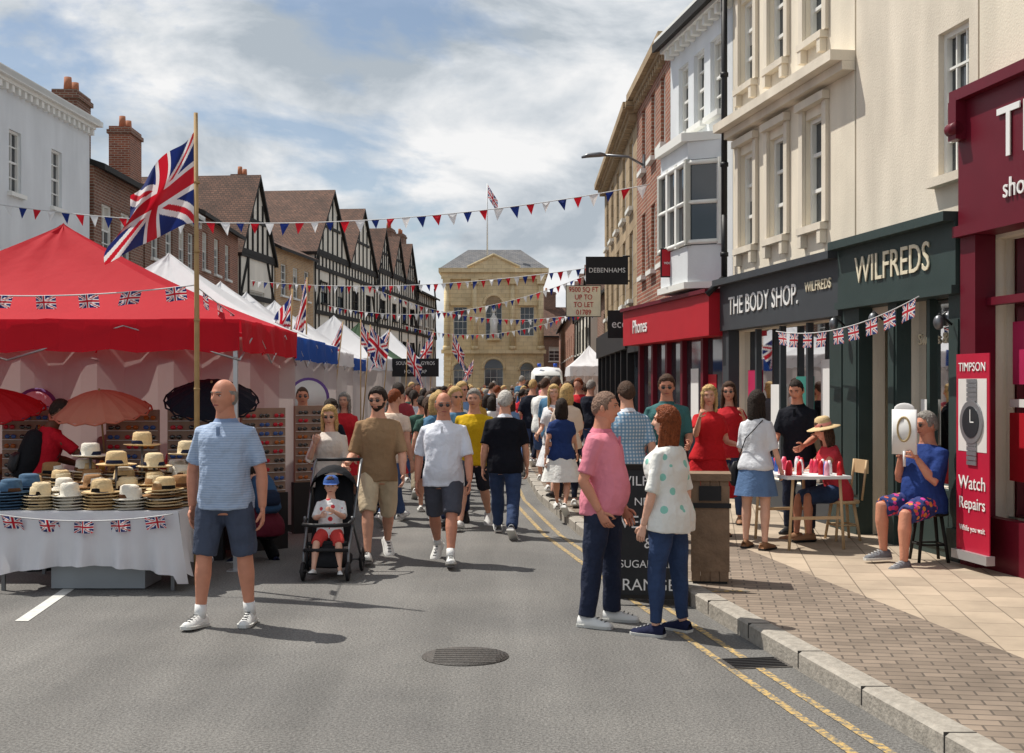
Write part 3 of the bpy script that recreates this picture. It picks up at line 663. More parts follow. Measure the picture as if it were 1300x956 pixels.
bp=nn(nt,'ShaderNodeBump'); bp.inputs['Strength'].default_value=.6; bp.inputs['Distance'].default_value=.008; nt.links.new(vo.outputs['Distance'],bp.inputs['Height']); nt.links.new(bp.outputs[0],b.inputs['Normal']); b.inputs['Roughness'].default_value=.9
mb=MB(); mb.quad((-600,-40,0),(600,-40,0),(600,1200,0),(-600,1200,0),asph); mb.finish('road')
kerb=[(3.24,-2),(2.93,0),(1.79,7.43),(1.39,10.1),(.775,14.6),(.40,19),(.18,26),(.3,40),(.9,60),(2.2,112)]
def offl(pts,d):
    out=[]
    for i,p in enumerate(pts):
        a=V(pts[max(i-1,0)]); c=V(pts[min(i+1,len(pts)-1)]); t=(c-a).normalized(); n=V((t.y,-t.x)); out.append(tuple(V(p)+n*d))
    return out
def strip(mb,a,b,z,mt):
    for i in range(len(a)-1): mb.quad((*a[i],z),(*b[i],z),(*b[i+1],z),(*a[i+1],z),mt)
flags=brick('pavement_flags',L(190,172,150),L(168,152,132),L(128,114,98),.45,.30,.006,rot=rad(8.8)-math.pi/2,big=.35,bump=.25)
blocks=brick('block_paving',L(152,136,120),L(130,116,102),L(96,86,76),.2,.1,.007,rot=rad(8.8),big=.4,bump=.4)
granite=mat('granite_kerb',L(158,152,142),.8,.3,16,.4,40)
mb=MB(); k1=offl(kerb,.15); k2=offl(kerb,1.25); k3=[(14,p[1]) for p in kerb]
for i in range(len(kerb)-1): mb.quad((*kerb[i],0),(*kerb[i],PW-.015),(*kerb[i+1],PW-.015),(*kerb[i+1],0),granite); mb.quad((*kerb[i],PW-.015),(*offl(kerb,.02)[i],PW),(*offl(kerb,.02)[i+1],PW),(*kerb[i+1],PW-.015),granite)
strip(mb,offl(kerb,.02),k1,PW,granite); strip(mb,k1,k2,PW,blocks); strip(mb,k2,k3,PW,flags)
jm=mat('kerb_joint',(.06,.055,.05),.9)
for i in range(70):
    D=5+i*.9; 
    for j in range(len(kerb)-1):
        if kerb[j][1]<=D<kerb[j+1][1]:
            f=(D-kerb[j][1])/(kerb[j+1][1]-kerb[j][1]); xx=kerb[j][0]*(1-f)+kerb[j+1][0]*f; mb.box(xx-.004,xx+.15,D-.004,D+.004,.02,PW+.003,jm)
mb.finish('pavement')
mb=MB(); lp=[(-9.2,-2),(-8.6,18),(-8.2,32),(-8.6,50),(-4.5,96)]; lq=[(-16,p[1]) for p in lp]; strip(mb,lp,lq,PW,flags)
for i in range(4): mb.quad((*lp[i],0),(*lp[i],PW),(*lp[i+1],PW),(*lp[i+1],0),granite)
mb.finish('far_pavement')
wm=mat('road_marking_white',L(205,205,200),.8,.2,14)
def worn(name,col):
    m=bpy.data.materials.new(name); m.use_nodes=True; nt=m.node_tree; b=nt.nodes['Principled BSDF']; b.inputs['Roughness'].default_value=.9
    tc=nn(nt,'ShaderNodeTexCoord'); n=nn(nt,'ShaderNodeTexNoise'); n.inputs['Scale'].default_value=26; n.inputs['Detail'].default_value=6; n.inputs['Roughness'].default_value=.7; nt.links.new(tc.outputs['Object'],n.inputs['Vector'])
    r=nn(nt,'ShaderNodeValToRGB'); r.color_ramp.elements[0].position=.44; r.color_ramp.elements[0].color=(.15,.145,.13,1); r.color_ramp.elements[1].position=.56; r.color_ramp.elements[1].color=(*col,1); nt.links.new(n.outputs['Fac'],r.inputs[0]); nt.links.new(r.outputs[0],b.inputs['Base Color']); return m
ym=worn('yellow_line_paint',L(190,160,100))
mb=MB()
for d in(-.24,-.42): strip(mb,offl(kerb,d),offl(kerb,d+.052),.004,ym)
mb.finish('double_yellow_lines')
mb=MB()
for (a,b_) in(((-3.62,9.3),(-3.86,11.4)),((-4.1,14.5),(-4.3,16.5))):
    mb.quad((a[0]-.05,a[1],.004),(a[0]+.05,a[1],.004),(b_[0]+.05,b_[1],.004),(b_[0]-.05,b_[1],.004),wm)
mb.finish('road_marking')
mb=MB()
for (yy,off_) in((10.4,.42),(9.9,.45)): 
    xx=2.93-.1525*yy; mb.box(xx+off_-.3,xx+off_+.0,yy,yy+.05,PW+.001,PW+.005,ym)
mb.finish('loading_bay_marks')
mb=MB(); ir=mat('cast_iron_cover',L(86,82,78),.6,.25,30,.6,60)
mb.tube([(0,0,0),(0,0,.006)],.28,ir,28)
for k in range(7): mb.box(-.2,.2,-.19+k*.06,-.165+k*.06,.006,.010,ir)
mb.finish('manhole_cover',None,(-.3,8.1,0))
mb=MB(); mb.box(-.2,.2,-.14,.14,0,.006,ir)
for k in range(6): mb.box(-.17,.17,-.12+k*.045,-.10+k*.045,.006,.011,M_black)
mb.finish('drain_grate',None,(1.52,7.9,0),rad(9))
# ================================================================= BUILDINGS
def frameM(A,B,side):
    A=V(A);B=V(B); u=(B-A); Ln=u.length; u.normalize(); n=V((-u.y,u.x)) if side=='R' else V((u.y,-u.x))
    return Matrix(((u.x,n.x,0,A.x),(u.y,n.y,0,A.y),(0,0,1,0),(0,0,0,1))),Ln,V((n.x,n.y,0))
def wall(mb,M,s0,s1,z0,z1,holes,mt,t=0.0,rec=.14):
    ss=sorted(set([s0,s1]+[h[0] for h in holes]+[h[1] for h in holes])); zs=sorted(set([z0,z1]+[h[2] for h in holes]+[h[3] for h in holes]))
    for i in range(len(ss)-1):
        for j in range(len(zs)-1):
            cs=(ss[i]+ss[i+1])/2; cz=(zs[j]+zs[j+1])/2
            if any(h[0]<cs<h[1] and h[2]<cz<h[3] for h in holes): continue
            mb.quad((ss[i],t,zs[j]),(ss[i+1],t,zs[j]),(ss[i+1],t,zs[j+1]),(ss[i],t,zs[j+1]),mt,M)
    for h in holes:
        a,b,c,d=h[:4]
        mb.quad((a,t,c),(a,t-rec,c),(a,t-rec,d),(a,t,d),mt,M); mb.quad((b,t,c),(b,t-rec,c),(b,t-rec,d),(b,t,d),mt,M)
        mb.quad((a,t,d),(b,t,d),(b,t-rec,d),(a,t-rec,d),mt,M); mb.quad((a,t,c),(b,t,c),(b,t-rec,c),(a,t-rec,c),mt,M)
M_blind=mat('pale_blind',L(190,186,176),.8,.1)
def window(mb,M,h,fm,t=0.0,rec=.14,nx=2,nz=3,sill=True,gl=None,blind=0.0,sillm=None):
    a,b,c,d=h[:4]; g=gl or M_glass; fw=.05; tt=t-rec
    mb.quad((a,tt+.02,c),(b,tt+.02,c),(b,tt+.02,d),(a,tt+.02,d),g,M)
    if blind>0: mb.quad((a+.05,tt+.026,d-(d-c)*blind),(b-.05,tt+.026,d-(d-c)*blind),(b-.05,tt+.026,d),(a+.05,tt+.026,d),M_blind,M)
    mb.box(a,a+fw,tt+.01,tt+.08,c,d,fm,M); mb.box(b-fw,b,tt+.01,tt+.08,c,d,fm,M); mb.box(a+fw,b-fw,tt+.01,tt+.078,c,c+fw,fm,M); mb.box(a+fw,b-fw,tt+.01,tt+.078,d-fw,d,fm,M)
    for i in range(1,nx): x=a+(b-a)*i/nx; mb.box(x-.012,x+.012,tt+.015,tt+.055,c+fw,d-fw,fm,M)
    for i in range(1,nz): z=c+(d-c)*i/nz; w=.022 if abs(i/nz-.5)<.18 else .012; mb.box(a+fw,b-fw,tt+.016,tt+.058,z-w,z+w,fm,M)
    if sill: mb.box(a-.08,b+.08,t-.02,t+.10,c-.09,c-.004,sillm or fm,M)
def building(name,A,B,side,H,dep,wm_,holes,roof='pitch',rm=None,rh=1.8,fm=None,nx=2,nz=4,cornice=.0,timb=None,gables=1,chim=(),z0=0.0,sillm=None,blind=True,corm=None):
    rm=rm or M_tile; fm=fm or M_frame
    E=empty(name,(A[0],A[1],0)); M,Ln,n=frameM(A,B,side); Mi=Matrix.Translation((-A[0],-A[1],0))@M
    w=MB(); wall(w,Mi,0,Ln,z0,H,holes,wm_)
    w.quad((0,0,0),(0,-dep,0),(0,-dep,H),(0,0,H),wm_,Mi); w.quad((Ln,0,0),(Ln,-dep,0),(Ln,-dep,H),(Ln,0,H),wm_,Mi); w.quad((0,-dep,0),(Ln,-dep,0),(Ln,-dep,H),(0,-dep,H),wm_,Mi)
    w.quad((0,0,H-.02),(Ln,0,H-.02),(Ln,-dep,H-.02),(0,-dep,H-.02),wm_,Mi)
    ww=MB(); 
    for h in holes:
        if len(h)>4 and h[4]=='x': continue
        window(ww,Mi,h,fm,nx=nx,nz=nz,sillm=sillm,blind=(RN.choice([0,.3,.5,0]) if blind else 0))
    r=MB()
    if roof=='pitch':
        e=.3; pr=[(e,H-.05),(-dep/2,H+rh),(-dep-e,H-.05)]
        for i in range(2):
            (t0,q0),(t1,q1)=pr[i],pr[i+1]
            r.quad((-.1,t0,q0),(Ln+.1,t0,q0),(Ln+.1,t1,q1),(-.1,t1,q1),rm,Mi)
            r.quad((-.1,t0,q0-.14),(Ln+.1,t0,q0-.14),(Ln+.1,t1,q1-.14),(-.1,t1,q1-.14),M_timber,Mi)
            for s_ in(-.1,Ln+.1): r.quad((s_,t0,q0),(s_,t1,q1),(s_,t1,q1-.14),(s_,t0,q0-.14),M_timber,Mi)
        r.quad((-.1,e,H-.05),(Ln+.1,e,H-.05),(Ln+.1,e,H-.19),(-.1,e,H-.19),M_timber,Mi)
        for s_ in(0,Ln): w.add([(s_,0,H),(s_,-dep,H),(s_,-dep/2,H+rh-.12)],[(0,1,2)],wm_,False,Mi)
    elif roof=='gable':
        gw=Ln/gables
        for g in range(gables):
            a=g*gw; c=a+gw/2; b=a+gw
            w.add([(a,0,H),(b,0,H),(c,0,H+rh)],[(0,1,2)],wm_,False,Mi); w.add([(a,-dep,H),(b,-dep,H),(c,-dep,H+rh)],[(0,1,2)],wm_,False,Mi)
            for (s0,s1,q0,q1) in((a-.12,c,H-.12*rh/(gw/2),H+rh),(b+.12,c,H-.12*rh/(gw/2),H+rh)):
                o=.13; ov=.16
                r.quad((s0,ov,q0+o),(s1,ov,q1+o),(s1,-dep,q1+o),(s0,-dep,q0+o),rm,Mi)
                r.quad((s0,ov,q0-.02),(s1,ov,q1-.02),(s1,-dep,q1-.02),(s0,-dep,q0-.02),M_timber,Mi)
                r.add([(s0,ov,q0-.10),(s1,ov,q1-.06),(s1,ov,q1+o),(s0,ov,q0+o)],[(0,1,2,3)],M_timber,False,Mi)
                r.quad((s0,ov,q0-.02),(s0,ov,q0+o),(s0,-dep,q0+o),(s0,-dep,q0-.02),M_timber,Mi)
            if timb:
                for q in(-.28,-.14,0,.14,.28):
                    hh=rh*(1-abs(q)*2)-.15
                    if hh>.1: w.box(c+q*gw-.07,c+q*gw+.07,.002,.05,H+.2,H+hh,M_timber,Mi)
                w.box(a+.1,b-.1,.003,.08,H,H+.2,M_timber,Mi); 
                w.box(a+gw*.28,b-gw*.28,.004,.06,H+rh*.42,H+rh*.42+.14,M_timber,Mi)
    elif roof=='flat':
        r.box(-.02,Ln+.02,-dep,.02,H,H+.06,rm,Mi)
    elif roof=='hip':
        e=.25; c=[(-e,e),(Ln+e,e),(Ln+e,-dep-e),(-e,-dep-e)]; rg=[(dep*.45,-dep/2),(Ln-dep*.45,-dep/2)] if Ln>dep*.95 else [(Ln*.42,-dep/2),(Ln*.58,-dep/2)]
        P3=[(*q,H) for q in c]+[(*q,H+rh) for q in rg]
        r.add(P3,[(0,1,5,4),(1,2,5),(2,3,4,5),(3,0,4)],rm,False,Mi); r.box(-e,Ln+e,-dep-e,e,H-.12,H-.002,corm or fm,Mi)
    if cornice>0:
        cm=corm or fm
        w.box(-.03,Ln+.03,.003,cornice,H-.22,H-.14,cm,Mi); w.box(-.05,Ln+.05,.003,cornice+.1,H-.138,H+.02,cm,Mi)
        q=0
        while q<Ln: w.box(q,q+.12,.003,cornice*.8,H-.36,H-.222,cm,Mi); q+=.3
    if timb:
        sp_=timb
        zz=[q for q in(2.9,5.2,7.4) if q<H-.5]+[H-.12]
        for z_ in zz: w.box(0,Ln,.003,.07,z_,z_+.2,M_timber,Mi)
        s_=0
        while s_<=Ln-.08:
            for i,z_ in enumerate(zz[:-1]):
                blocked=[h for h in holes if h[0]-.1<s_+.07<h[1]+.1 and h[3]>z_ and h[2]<zz[i+1]]
                if not blocked: w.box(s_,s_+.14,.002,.05,z_+.2,zz[i+1],M_timber,Mi)
                else:
                    h=blocked[0]; w.box(s_,s_+.14,.002,.05,z_+.2,max(z_+.21,h[2]-.1),M_timber,Mi)
            s_+=sp_
        for i,z_ in enumerate(zz[:-1]):
            for (a,b_) in((.2,1.1),(Ln-.2,Ln-1.1)): w.tube([(a,.03,z_+.2),(b_,.03,z_+1.7)],.06,M_timber,4,M=Mi,smooth=False)
    ch=MB()
    for (cs,ct,cw,chh) in chim:
        ch.box(cs-cw,cs+cw,ct-.35,ct+.35,H-.5,chh,M_brick2 if wm_ is not M_brick else M_brick,Mi); ch.box(cs-cw-.06,cs+cw+.06,ct-.41,ct+.41,chh-.25,chh-.12,M_brick2,Mi)
        for q in(-.5,.5): ch.tube([(cs+q*cw,ct,chh),(cs+q*cw,ct,chh+.4)],[.12,.10],mat('clay_pot',L(170,110,80),.8),10,M=Mi)
    w.finish('walls',E)
    if ww.v: ww.finish('windows',E)
    if r.v: r.finish('roof',E)
    if ch.v: ch.finish('chimneys',E)
    return E,Mi,Ln,n,M
def pR(D): return (6.064-.15625*D,D)
def shoproom(E,M,s0,s1,dep,zt,seed,bright=.5):
    m=MB(); R2=random.Random(seed); wl=mat('shop_interior_wall',L(214,204,188),.8); 
    m.quad((s0,-dep,PW),(s1,-dep,PW),(s1,-dep,zt),(s0,-dep,zt),wl,M); m.quad((s0,-.2,PW+.01),(s1,-.2,PW+.01),(s1,-dep,PW+.01),(s0,-dep,PW+.01),wl,M)
    m.quad((s0,-.2,zt),(s1,-.2,zt),(s1,-dep,zt),(s0,-dep,zt),wl,M)
    for s_ in(s0,s1): m.quad((s_,-.2,PW),(s_,-dep,PW),(s_,-dep,zt),(s_,-.2,zt),wl,M)
    cols=[(200,60,60),(60,110,80),(220,190,90),(220,220,215),(80,110,170),(190,120,150),(90,60,40),(230,140,60)]
    for z,ts in((.62,(-.26,-.5)),(.98,(-.42,)),(1.35,(-.6,)),(1.75,(-.8,)),(2.1,(-.8,))):
        for t in ts:
            m.box(s0+.1,s1-.1,t-.13,t+.10,z,z+.03,mat('shelf_wood',L(180,150,110),.6),M); s_=s0+.15
            while s_<s1-.25:
                w_=R2.uniform(.05,.12); h_=R2.uniform(.08,.26); c=R2.choice(cols); m.tube([(s_+w_/2,t,z+.03),(s_+w_/2,t,z+.03+h_*.75),(s_+w_/2,t,z+.03+h_)],[w_/2,w_/2,w_/4],mat('goods_%d_%d'%(c[0],c[1]),L(*c),.4),8,M=M); s_+=w_+R2.uniform(.01,.06)
    m.finish('shop_interior',E)
def onf(M,s,t,z): return M@V((s,t,z))
def ftext(E,nm,s,M,ss,t,z,n,size,mt,sx=1.0,ext=.006):
    o=text(nm,s,onf(M,ss,t,z),n,size,mt,None,ext,sx=sx); o.parent=E; o.matrix_parent_inverse=Matrix.Translation(-E.location); return o
A,B=pR(2),pR(11.50)
hl=[(1,2.0,5,6.4),(4,5,5,6.4),(7.3,8.2,5.2,6.6)]
E,Mi,Ln,n,M=building('stuccoed_key_cutting_shop',A,B,'R',9.2,9,M_cream,hl+[(1.0,9.37,.55,3.05,'x')],roof='flat',rm=M_slate,cornice=.25,corm=M_cream2)
m=MB(); m.box(0.05,Ln-.02,.004,.22,3.18,4.30,M_maroon,Mi); m.box(0,Ln+.0,.004,.30,4.302,4.40,M_maroon,Mi); m.box(0,Ln,.004,.27,3.08,3.178,M_maroon,Mi)
m.box(Ln-.28,Ln-.02,.004,.20,PW,3.078,M_maroon,Mi); m.box(.8,Ln-.285,.004,.12,PW,.58,M_maroon,Mi)
for q in(8.35,7.1,5.8,4.5): m.box(q-.05,q+.05,.004,.10,.582,3.078,M_maroon,Mi)
m.box(.8,Ln-.285,.005,.098,2.45,2.52,M_maroon,Mi)
m.box(Ln-.16,Ln-.02,.221,.32,3.95,4.30,M_maroon,Mi); m.tube([(Ln-.16,.30,4.05),(Ln-.02,.30,4.05)],.06,M_maroon,12,M=Mi)
m.quad((1,-.1,.58),(Ln-.28,-.1,.58),(Ln-.28,-.1,3.07),(1,-.1,3.07),M_shopglass,Mi); m.finish('shopfront',E)
mg=MB(); 
for (a,b_,c,d,mt) in((8.45,9.25,.9,1.5,M_red),(8.45,9.25,1.55,1.62,M_whitep),(8.5,9.2,1.75,2.3,mat('poster_pink',L(176,40,84),.5))): mg.box(a,b_,-.09,-.08,c,d,mt,Mi)
mg.finish('window_posters',E); shoproom(E,Mi,1,Ln-.3,2.0,3.05,5)
ftext(E,'fascia_lettering','TIMPSON',M,Ln-2.0,.235,3.86,n,.62,M_whitep)
ftext(E,'fascia_lettering_small','shoe repairs & keys',M,Ln-1.75,.235,3.40,n,.24,M_whitep)
A,B=pR(11.53),pR(14.12)
E,Mi,Ln,n,M=building('stuccoed_sweet_shop',A,B,'R',9.2,9,M_cream2,[(.16,.74,3.75,5.15),(.16,.74,5.9,7.1),(.25,1.3,.75,2.6,'x'),(1.5,2.2,PW,2.45,'x')],roof='flat',rm=M_slate,cornice=.25,corm=M_cream2,nx=3,nz=4,sillm=M_cream2)
m=MB(); m.box(0,Ln,.004,.22,2.66,3.24,M_green,Mi); m.box(-.0,Ln+.0,.004,.34,3.242,3.33,M_green,Mi); m.box(0,Ln,.004,.26,2.58,2.658,M_green,Mi)
for (a,b_) in((0,.24),(1.3,1.5),(2.2,Ln)):
    m.box(a,b_,.004,.16,PW,2.578,M_green,Mi); m.box(a-.0,b_+.0,.161,.19,PW,.42,M_green,Mi); m.box(a+.04,b_-.04,.161,.175,.55,2.35,M_green,Mi)
m.box(.241,1.299,.004,.12,PW,.75,M_green,Mi); m.box(.3,1.24,.121,.135,.2,.68,M_green,Mi); m.box(.74,.80,.004,.09,.752,2.576,M_green,Mi)
m.quad((.25,-.08,.75),(1.3,-.08,.75),(1.3,-.08,2.6),(.25,-.08,2.6),M_shopglass,Mi)
m.box(1.5,2.2,-.9,-.86,PW,2.45,M_green,Mi); m.box(1.6,2.1,-.858,-.84,1.0,2.2,M_glass,Mi)
m.box(.9,1.2,-.06,-.05,1.15,1.6,M_whitep,Mi); m.box(.32,.6,-.06,-.05,1.5,1.9,M_maroon,Mi)
for (a,z) in((.02,2.3),(1.4,2.4),(2.4,2.4)):
    m.tube([(a+.1,.19,z),(a+.1,.32,z+.1)],.012,M_black,6,M=Mi); m.sph((a+.1,.32,z+.02),(.05,.05,.07),M_metal,10,8,Mi)
m.finish('shopfront',E); shoproom(E,Mi,.1,1.45,1.1,2.6,6)
creaml=mat('cream_lettering',L(222,212,186),.5)
ftext(E,'fascia_lettering','WILFREDS',M,1.3,.232,2.96,n,.40,creaml,.92)
ftext(E,'window_lettering','Sweets & treats',M,.78,-.07,2.2,n,.16,creaml)
A,B=pR(14.16),pR(18.28)
ws=[1.13,2.37,3.53]
hl=[(q-.3,q+.3,3.68,5.0) for q in ws]+[(q-.3,q+.3,5.95,7.15) for q in ws]+[(.35,3.9,.5,2.5,'x')]
E,Mi,Ln,n,M=building('stuccoed_cosmetics_shop',A,B,'R',8.5,9,M_cream,hl,roof='flat',rm=M_slate,cornice=.3,corm=M_cream2,nx=2,nz=3,sillm=M_cream2)
m=MB()
m.box(-.02,Ln+.02,.004,.16,5.28,5.38,M_cream2,Mi); m.box(-.02,Ln+.02,.004,.30,5.382,5.50,M_cream2,Mi)
for q in ws:
    for (z0,z1) in((3.68,5.0),(5.95,7.15)):
        m.box(q-.42,q-.302,.004,.05,z0,z1+.12,M_cream2,Mi); m.box(q+.302,q+.42,.004,.05,z0,z1+.12,M_cream2,Mi); m.box(q-.44,q+.44,.004,.10,z1+.122,z1+.22,M_cream2,Mi)
        for k in(-.3,.3): m.box(q+k-.05,q+k+.05,.004,.09,z0-.25,z0-.092,M_cream2,Mi)
m.finish('string_course_and_surrounds',E)
m=MB(); m.box(0,Ln,.004,.20,2.52,3.16,M_grey,Mi); m.box(0,Ln,.004,.32,3.162,3.25,M_grey,Mi)
for (a,b_) in((0,.33),(3.9,Ln)): m.box(a,b_,.004,.16,PW,2.518,M_green if a==0 else M_grey,Mi)
m.box(.34,3.9,.004,.10,PW,.5,M_grey,Mi)
for q in(1.2,2.1,3.0): m.box(q-.03,q+.03,.004,.08,.502,2.5,M_grey,Mi)
m.quad((.35,-.08,.5),(3.9,-.08,.5),(3.9,-.08,2.5),(.35,-.08,2.5),M_shopglass,Mi); m.finish('shopfront',E); shoproom(E,Mi,.3,3.95,1.1,2.5,8)
m=MB()
for (a,c,mt) in((1.4,1.0,mat('poster_teal',L(60,130,120),.5)),(2.3,.9,M_whitep),(3.2,1.1,mat('poster_pink',L(196,40,90),.5)),(.6,1.2,M_whitep)): m.box(a,a+.5,-.07,-.06,c,c+.85,mt,Mi)
m.finish('window_posters',E)
ftext(E,'fascia_lettering','THE BODY SHOP.',M,2.45,.21,2.84,n,.36,M_whitep,.92)
ftext(E,'fascia_lettering_small','WILFREDS',M,.55,.21,2.90,n,.17,creaml)
m=MB(); p=M@V((Ln-.02,.14,0)); m.tube([p+V((0,0,3.3)),p+V((0,0,4.2))],.045,M_black,8); m.tube([p+V((.0,0,4.2)),p+V((-.0,0,7.9))],.045,M_black,8)
for z in(3.6,4.9,6.2,7.4): m.tube([p+V((0,0,z)),p+V((0,0,z+.06))],.06,M_black,8)
m.tube([p+V((0,0,3.3)),p+V((-.25,0,3.05))],.045,M_black,8); m.finish('drainpipe')
A,B=pR(18.30),pR(21.5)
E,Mi,Ln,n,M=building('white_bay_window_building',A,B,'R',7.6,8,M_white,[(.5,1.05,5.85,7.0),(1.35,1.9,5.85,7.0),(2.2,2.75,5.85,7.0)],roof='pitch',rm=M_slate,rh=1.2,cornice=.18)
m=MB()
bay=[(.55,0),(.85,.42),(2.35,.42),(2.65,0)]
for i in range(3):
    (a,ta),(b_,tb)=bay[i],bay[i+1]
    for (z0,z1,mt) in((3.3,3.85,M_white),(5.15,5.42,M_white)): m.quad((a,ta,z0),(b_,tb,z0),(b_,tb,z1),(a,ta,z1),mt,Mi)
    m.quad((a,ta,3.85),(b_,tb,3.85),(b_,tb,5.15),(a,ta,5.15),M_glass,Mi)
    k=3 if i==1 else 1
    for q in range(k+1):
        f=q/k; x=a+(b_-a)*f; y=ta+(tb-ta)*f; m.box(x-.05,x+.05,y-.03,y+.05,3.852,5.148,M_frame,Mi)
    m.tube([(a,ta+.02,4.5),(b_,tb+.02,4.5)],.035,M_frame,6,M=Mi); m.tube([(a,ta+.02,3.9),(b_,tb+.02,3.9)],.04,M_frame,6,M=Mi); m.tube([(a,ta+.02,5.1),(b_,tb+.02,5.1)],.04,M_frame,6,M=Mi)
m.add([(x,t+(.1 if t else 0),z) for z in(5.422,5.55) for (x,t) in bay],[(0,1,2,3),(4,5,6,7),(0,1,5,4),(1,2,6,5),(2,3,7,6)],M_frame,False,Mi)
m.add([(x,t+(.06 if t else 0),z) for z in(3.2,3.298) for (x,t) in bay],[(0,1,2,3),(4,5,6,7),(0,1,5,4),(1,2,6,5),(2,3,7,6)],M_frame,False,Mi)
m.finish('bay_window',E)
m=MB(); m.box(.0,Ln+1.9,.004,.36,2.46,3.08,M_red,Mi); m.box(-.0,Ln+1.9,.004,.42,3.082,3.14,M_maroon,Mi)
for q in(0.05,1.1,2.2,3.1,4.0,4.9): m.box(q-.06,q+.06,.004,.12,PW,2.458,M_maroon,Mi)
m.box(.0,5.0,.005,.10,PW,.5,M_maroon,Mi); m.box(.0,5.0,.006,.04,.502,2.456,M_glass,Mi)
m.box(.6,1.0,.045,.05,.9,1.9,M_red,Mi); m.box(1.5,1.9,.045,.05,1.1,2.0,M_whitep,Mi); m.finish('red_shopfront',E)
ftext(E,'fascia_lettering','Phones',M,3.9,.37,2.76,n,.34,M_whitep)
def sign(name,x0,x1,y,z0,z1,mt,s,tm,size,brk=True,th=.06,wallx=None,sx=1.0):
    E=empty(name,((x0+x1)/2,y,z0)); m=MB(); cx=(x0+x1)/2
    m.box(x0-cx,x1-cx,0,th,0,z1-z0,mt); m.box(x0-cx-.02,x1-cx+.02,.01,th-.01,-.02,z1-z0+.02,M_black)
    if wallx: m.tube([(x1-cx-.1,th/2,z1-z0+.03),(wallx-cx,th/2,z1-z0+.03)],.02,M_black,6); m.tube([(x1-cx-.02,th/2,.06),(wallx-cx,th/2,.06)],.02,M_black,6)
    m.finish('board',E)
    for i,q in enumerate(s):
        c=bpy.data.curves.new('lettering','FONT'); c.body=q; c.size=size; c.extrude=.004; c.align_x='CENTER'; c.align_y='CENTER'; c.materials.append(tm)
        o=bpy.data.objects.new('lettering',c); COL.objects.link(o); o.parent=E; o.rotation_euler=(math.pi/2,0,0); o.scale=(sx,1,1)
        o.location=(0,-.012,(z1-z0)*(1-(i+.5)/len(s)))
    return E
A,B=pR(21.52),(2.60,26.2)
E,Mi,Ln,n,M=building('red_brick_town_house',A,B,'R',7.75,8,M_brick,[(q,q+.55,z,z+1.25) for q in(.6,1.9,3.3) for z in(3.9,6.0)],roof='flat',rm=M_slate,cornice=.12,corm=M_grayst,nx=3,nz=4)
m=MB(); m.box(1.9,Ln,.004,.2,2.4,3.0,M_black,Mi); m.box(1.9,Ln,.004,.05,PW,2.398,M_glass,Mi); m.finish('dark_shopfront',E)
A,B=(2.60,26.22),(2.72,37.0)
E,Mi,Ln,n,M=building('classical_stone_store',A,B,'R',7.6,8,M_grayst,[(q,q+.9,z,z+1.5) for q in(1,3,5,7,9) for z in(3.6,5.6)],roof='hip',rm=M_slate,rh=.5,cornice=.2,corm=M_grayst,nx=2,nz=3)
m=MB(); m.box(0,Ln,.004,.25,2.5,3.1,M_black,Mi); m.box(0,Ln,.004,.06,PW,2.498,M_glass,Mi)
for q in range(7): m.box(q*1.75,q*1.75+.18,.061,.2,PW,2.498,M_black,Mi)
m.finish('dark_shopfront',E)
building('brick_terrace',(4.6,38.5),(4.2,62),'R',6.0,8,M_brick2,[(q,q+1,3.6,5.0) for q in range(1,22,3)],rm=M_tile,rh=1.6)
building('timber_framed_shop',(3.9,62.5),(3.9,78),'R',5.6,8,M_plaster,[(q,q+1,3.5,4.8) for q in range(1,14,3)],rm=M_tile,rh=2.2,roof='gable',gables=3,timb=.8)
building('brick_shop_row',(3.9,79),(4.4,118),'R',6.6,8,M_brick,[(q,q+1,3.6,5.0) for q in range(1,36,4)],rm=M_tile,rh=2.2,chim=((5,-3,.6,10),(22,-3,.6,10)))
building('background_brick_house',(2.6,122),(12,124),'L',6.5,8,M_brick2,[(q,q+1.1,z,z+1.4) for q in(1,4,7) for z in(1,4)],rm=M_tile,rh=3,chim=((2,-4,.6,11),))
sign('department_store_sign',1.66,2.56,28,3.99,4.57,M_black,['DEBENHAMS'],M_whitep,.15,wallx=2.62,sx=.95)
sign('shoe_shop_sign',1.92,2.44,25,2.69,3.2,M_black,['ecco'],M_whitep,.24,wallx=2.62,sx=.9)
sign('phone_shop_sign',2.38,2.72,20,3.47,3.89,M_red,['vodafone'],M_whitep,.08,wallx=2.93,sx=.95)
sign('to_let_board',1.60,2.60,37,3.75,4.64,mat('board_cream',L(238,232,208),.6),['9500 SQ FT','UP TO','TO LET','01789'],mat('board_red',L(190,40,40),.6),.21,sx=.85)
E=empty('street_lamp',(2.6,25,6.25)); m=MB(); m.tube([(0,0,-.15),(-.3,0,.02),(-.8,0,.05)],.025,M_metal,8); m.tube([(-.75,0,.05),(-.85,0,.06),(-1.1,0,.04),(-1.22,0,.0)],[(.04,.03),(.09,.05),(.09,.045),(.04,.02)],M_metal,12,side=(0,1,0)); m.box(0,.04,-.08,.08,-.3,.05,M_metal); m.finish('lamp_arm_and_head',E)
def pL(D):
    if D<=32.3: return (-11.3+.034*D,D)
    if D<=50: return (-10.2-.034*(D-32.3),D)
    return (-10.8+.108*(D-50),D)
hl=[(q-.3,q+.3,z0,z1) for q in(18.4,20.6,16.1,14,11.5) for (z0,z1) in((5.75,7.05),(3.4,4.6))]
building('white_georgian_building',pL(8),pL(30.6),'L',8.15,9,M_white,hl,roof='hip',rm=M_slate,rh=1.2,cornice=.15,nx=2,nz=4)
building('brown_shop_house',pL(30.9),pL(35.2),'L',7.2,9,M_brick2,[(.6,1.5,5.0,6.3),(2.2,3.1,5.0,6.3),(.6,1.5,3,4.3)],rm=M_tile,rh=1.6)
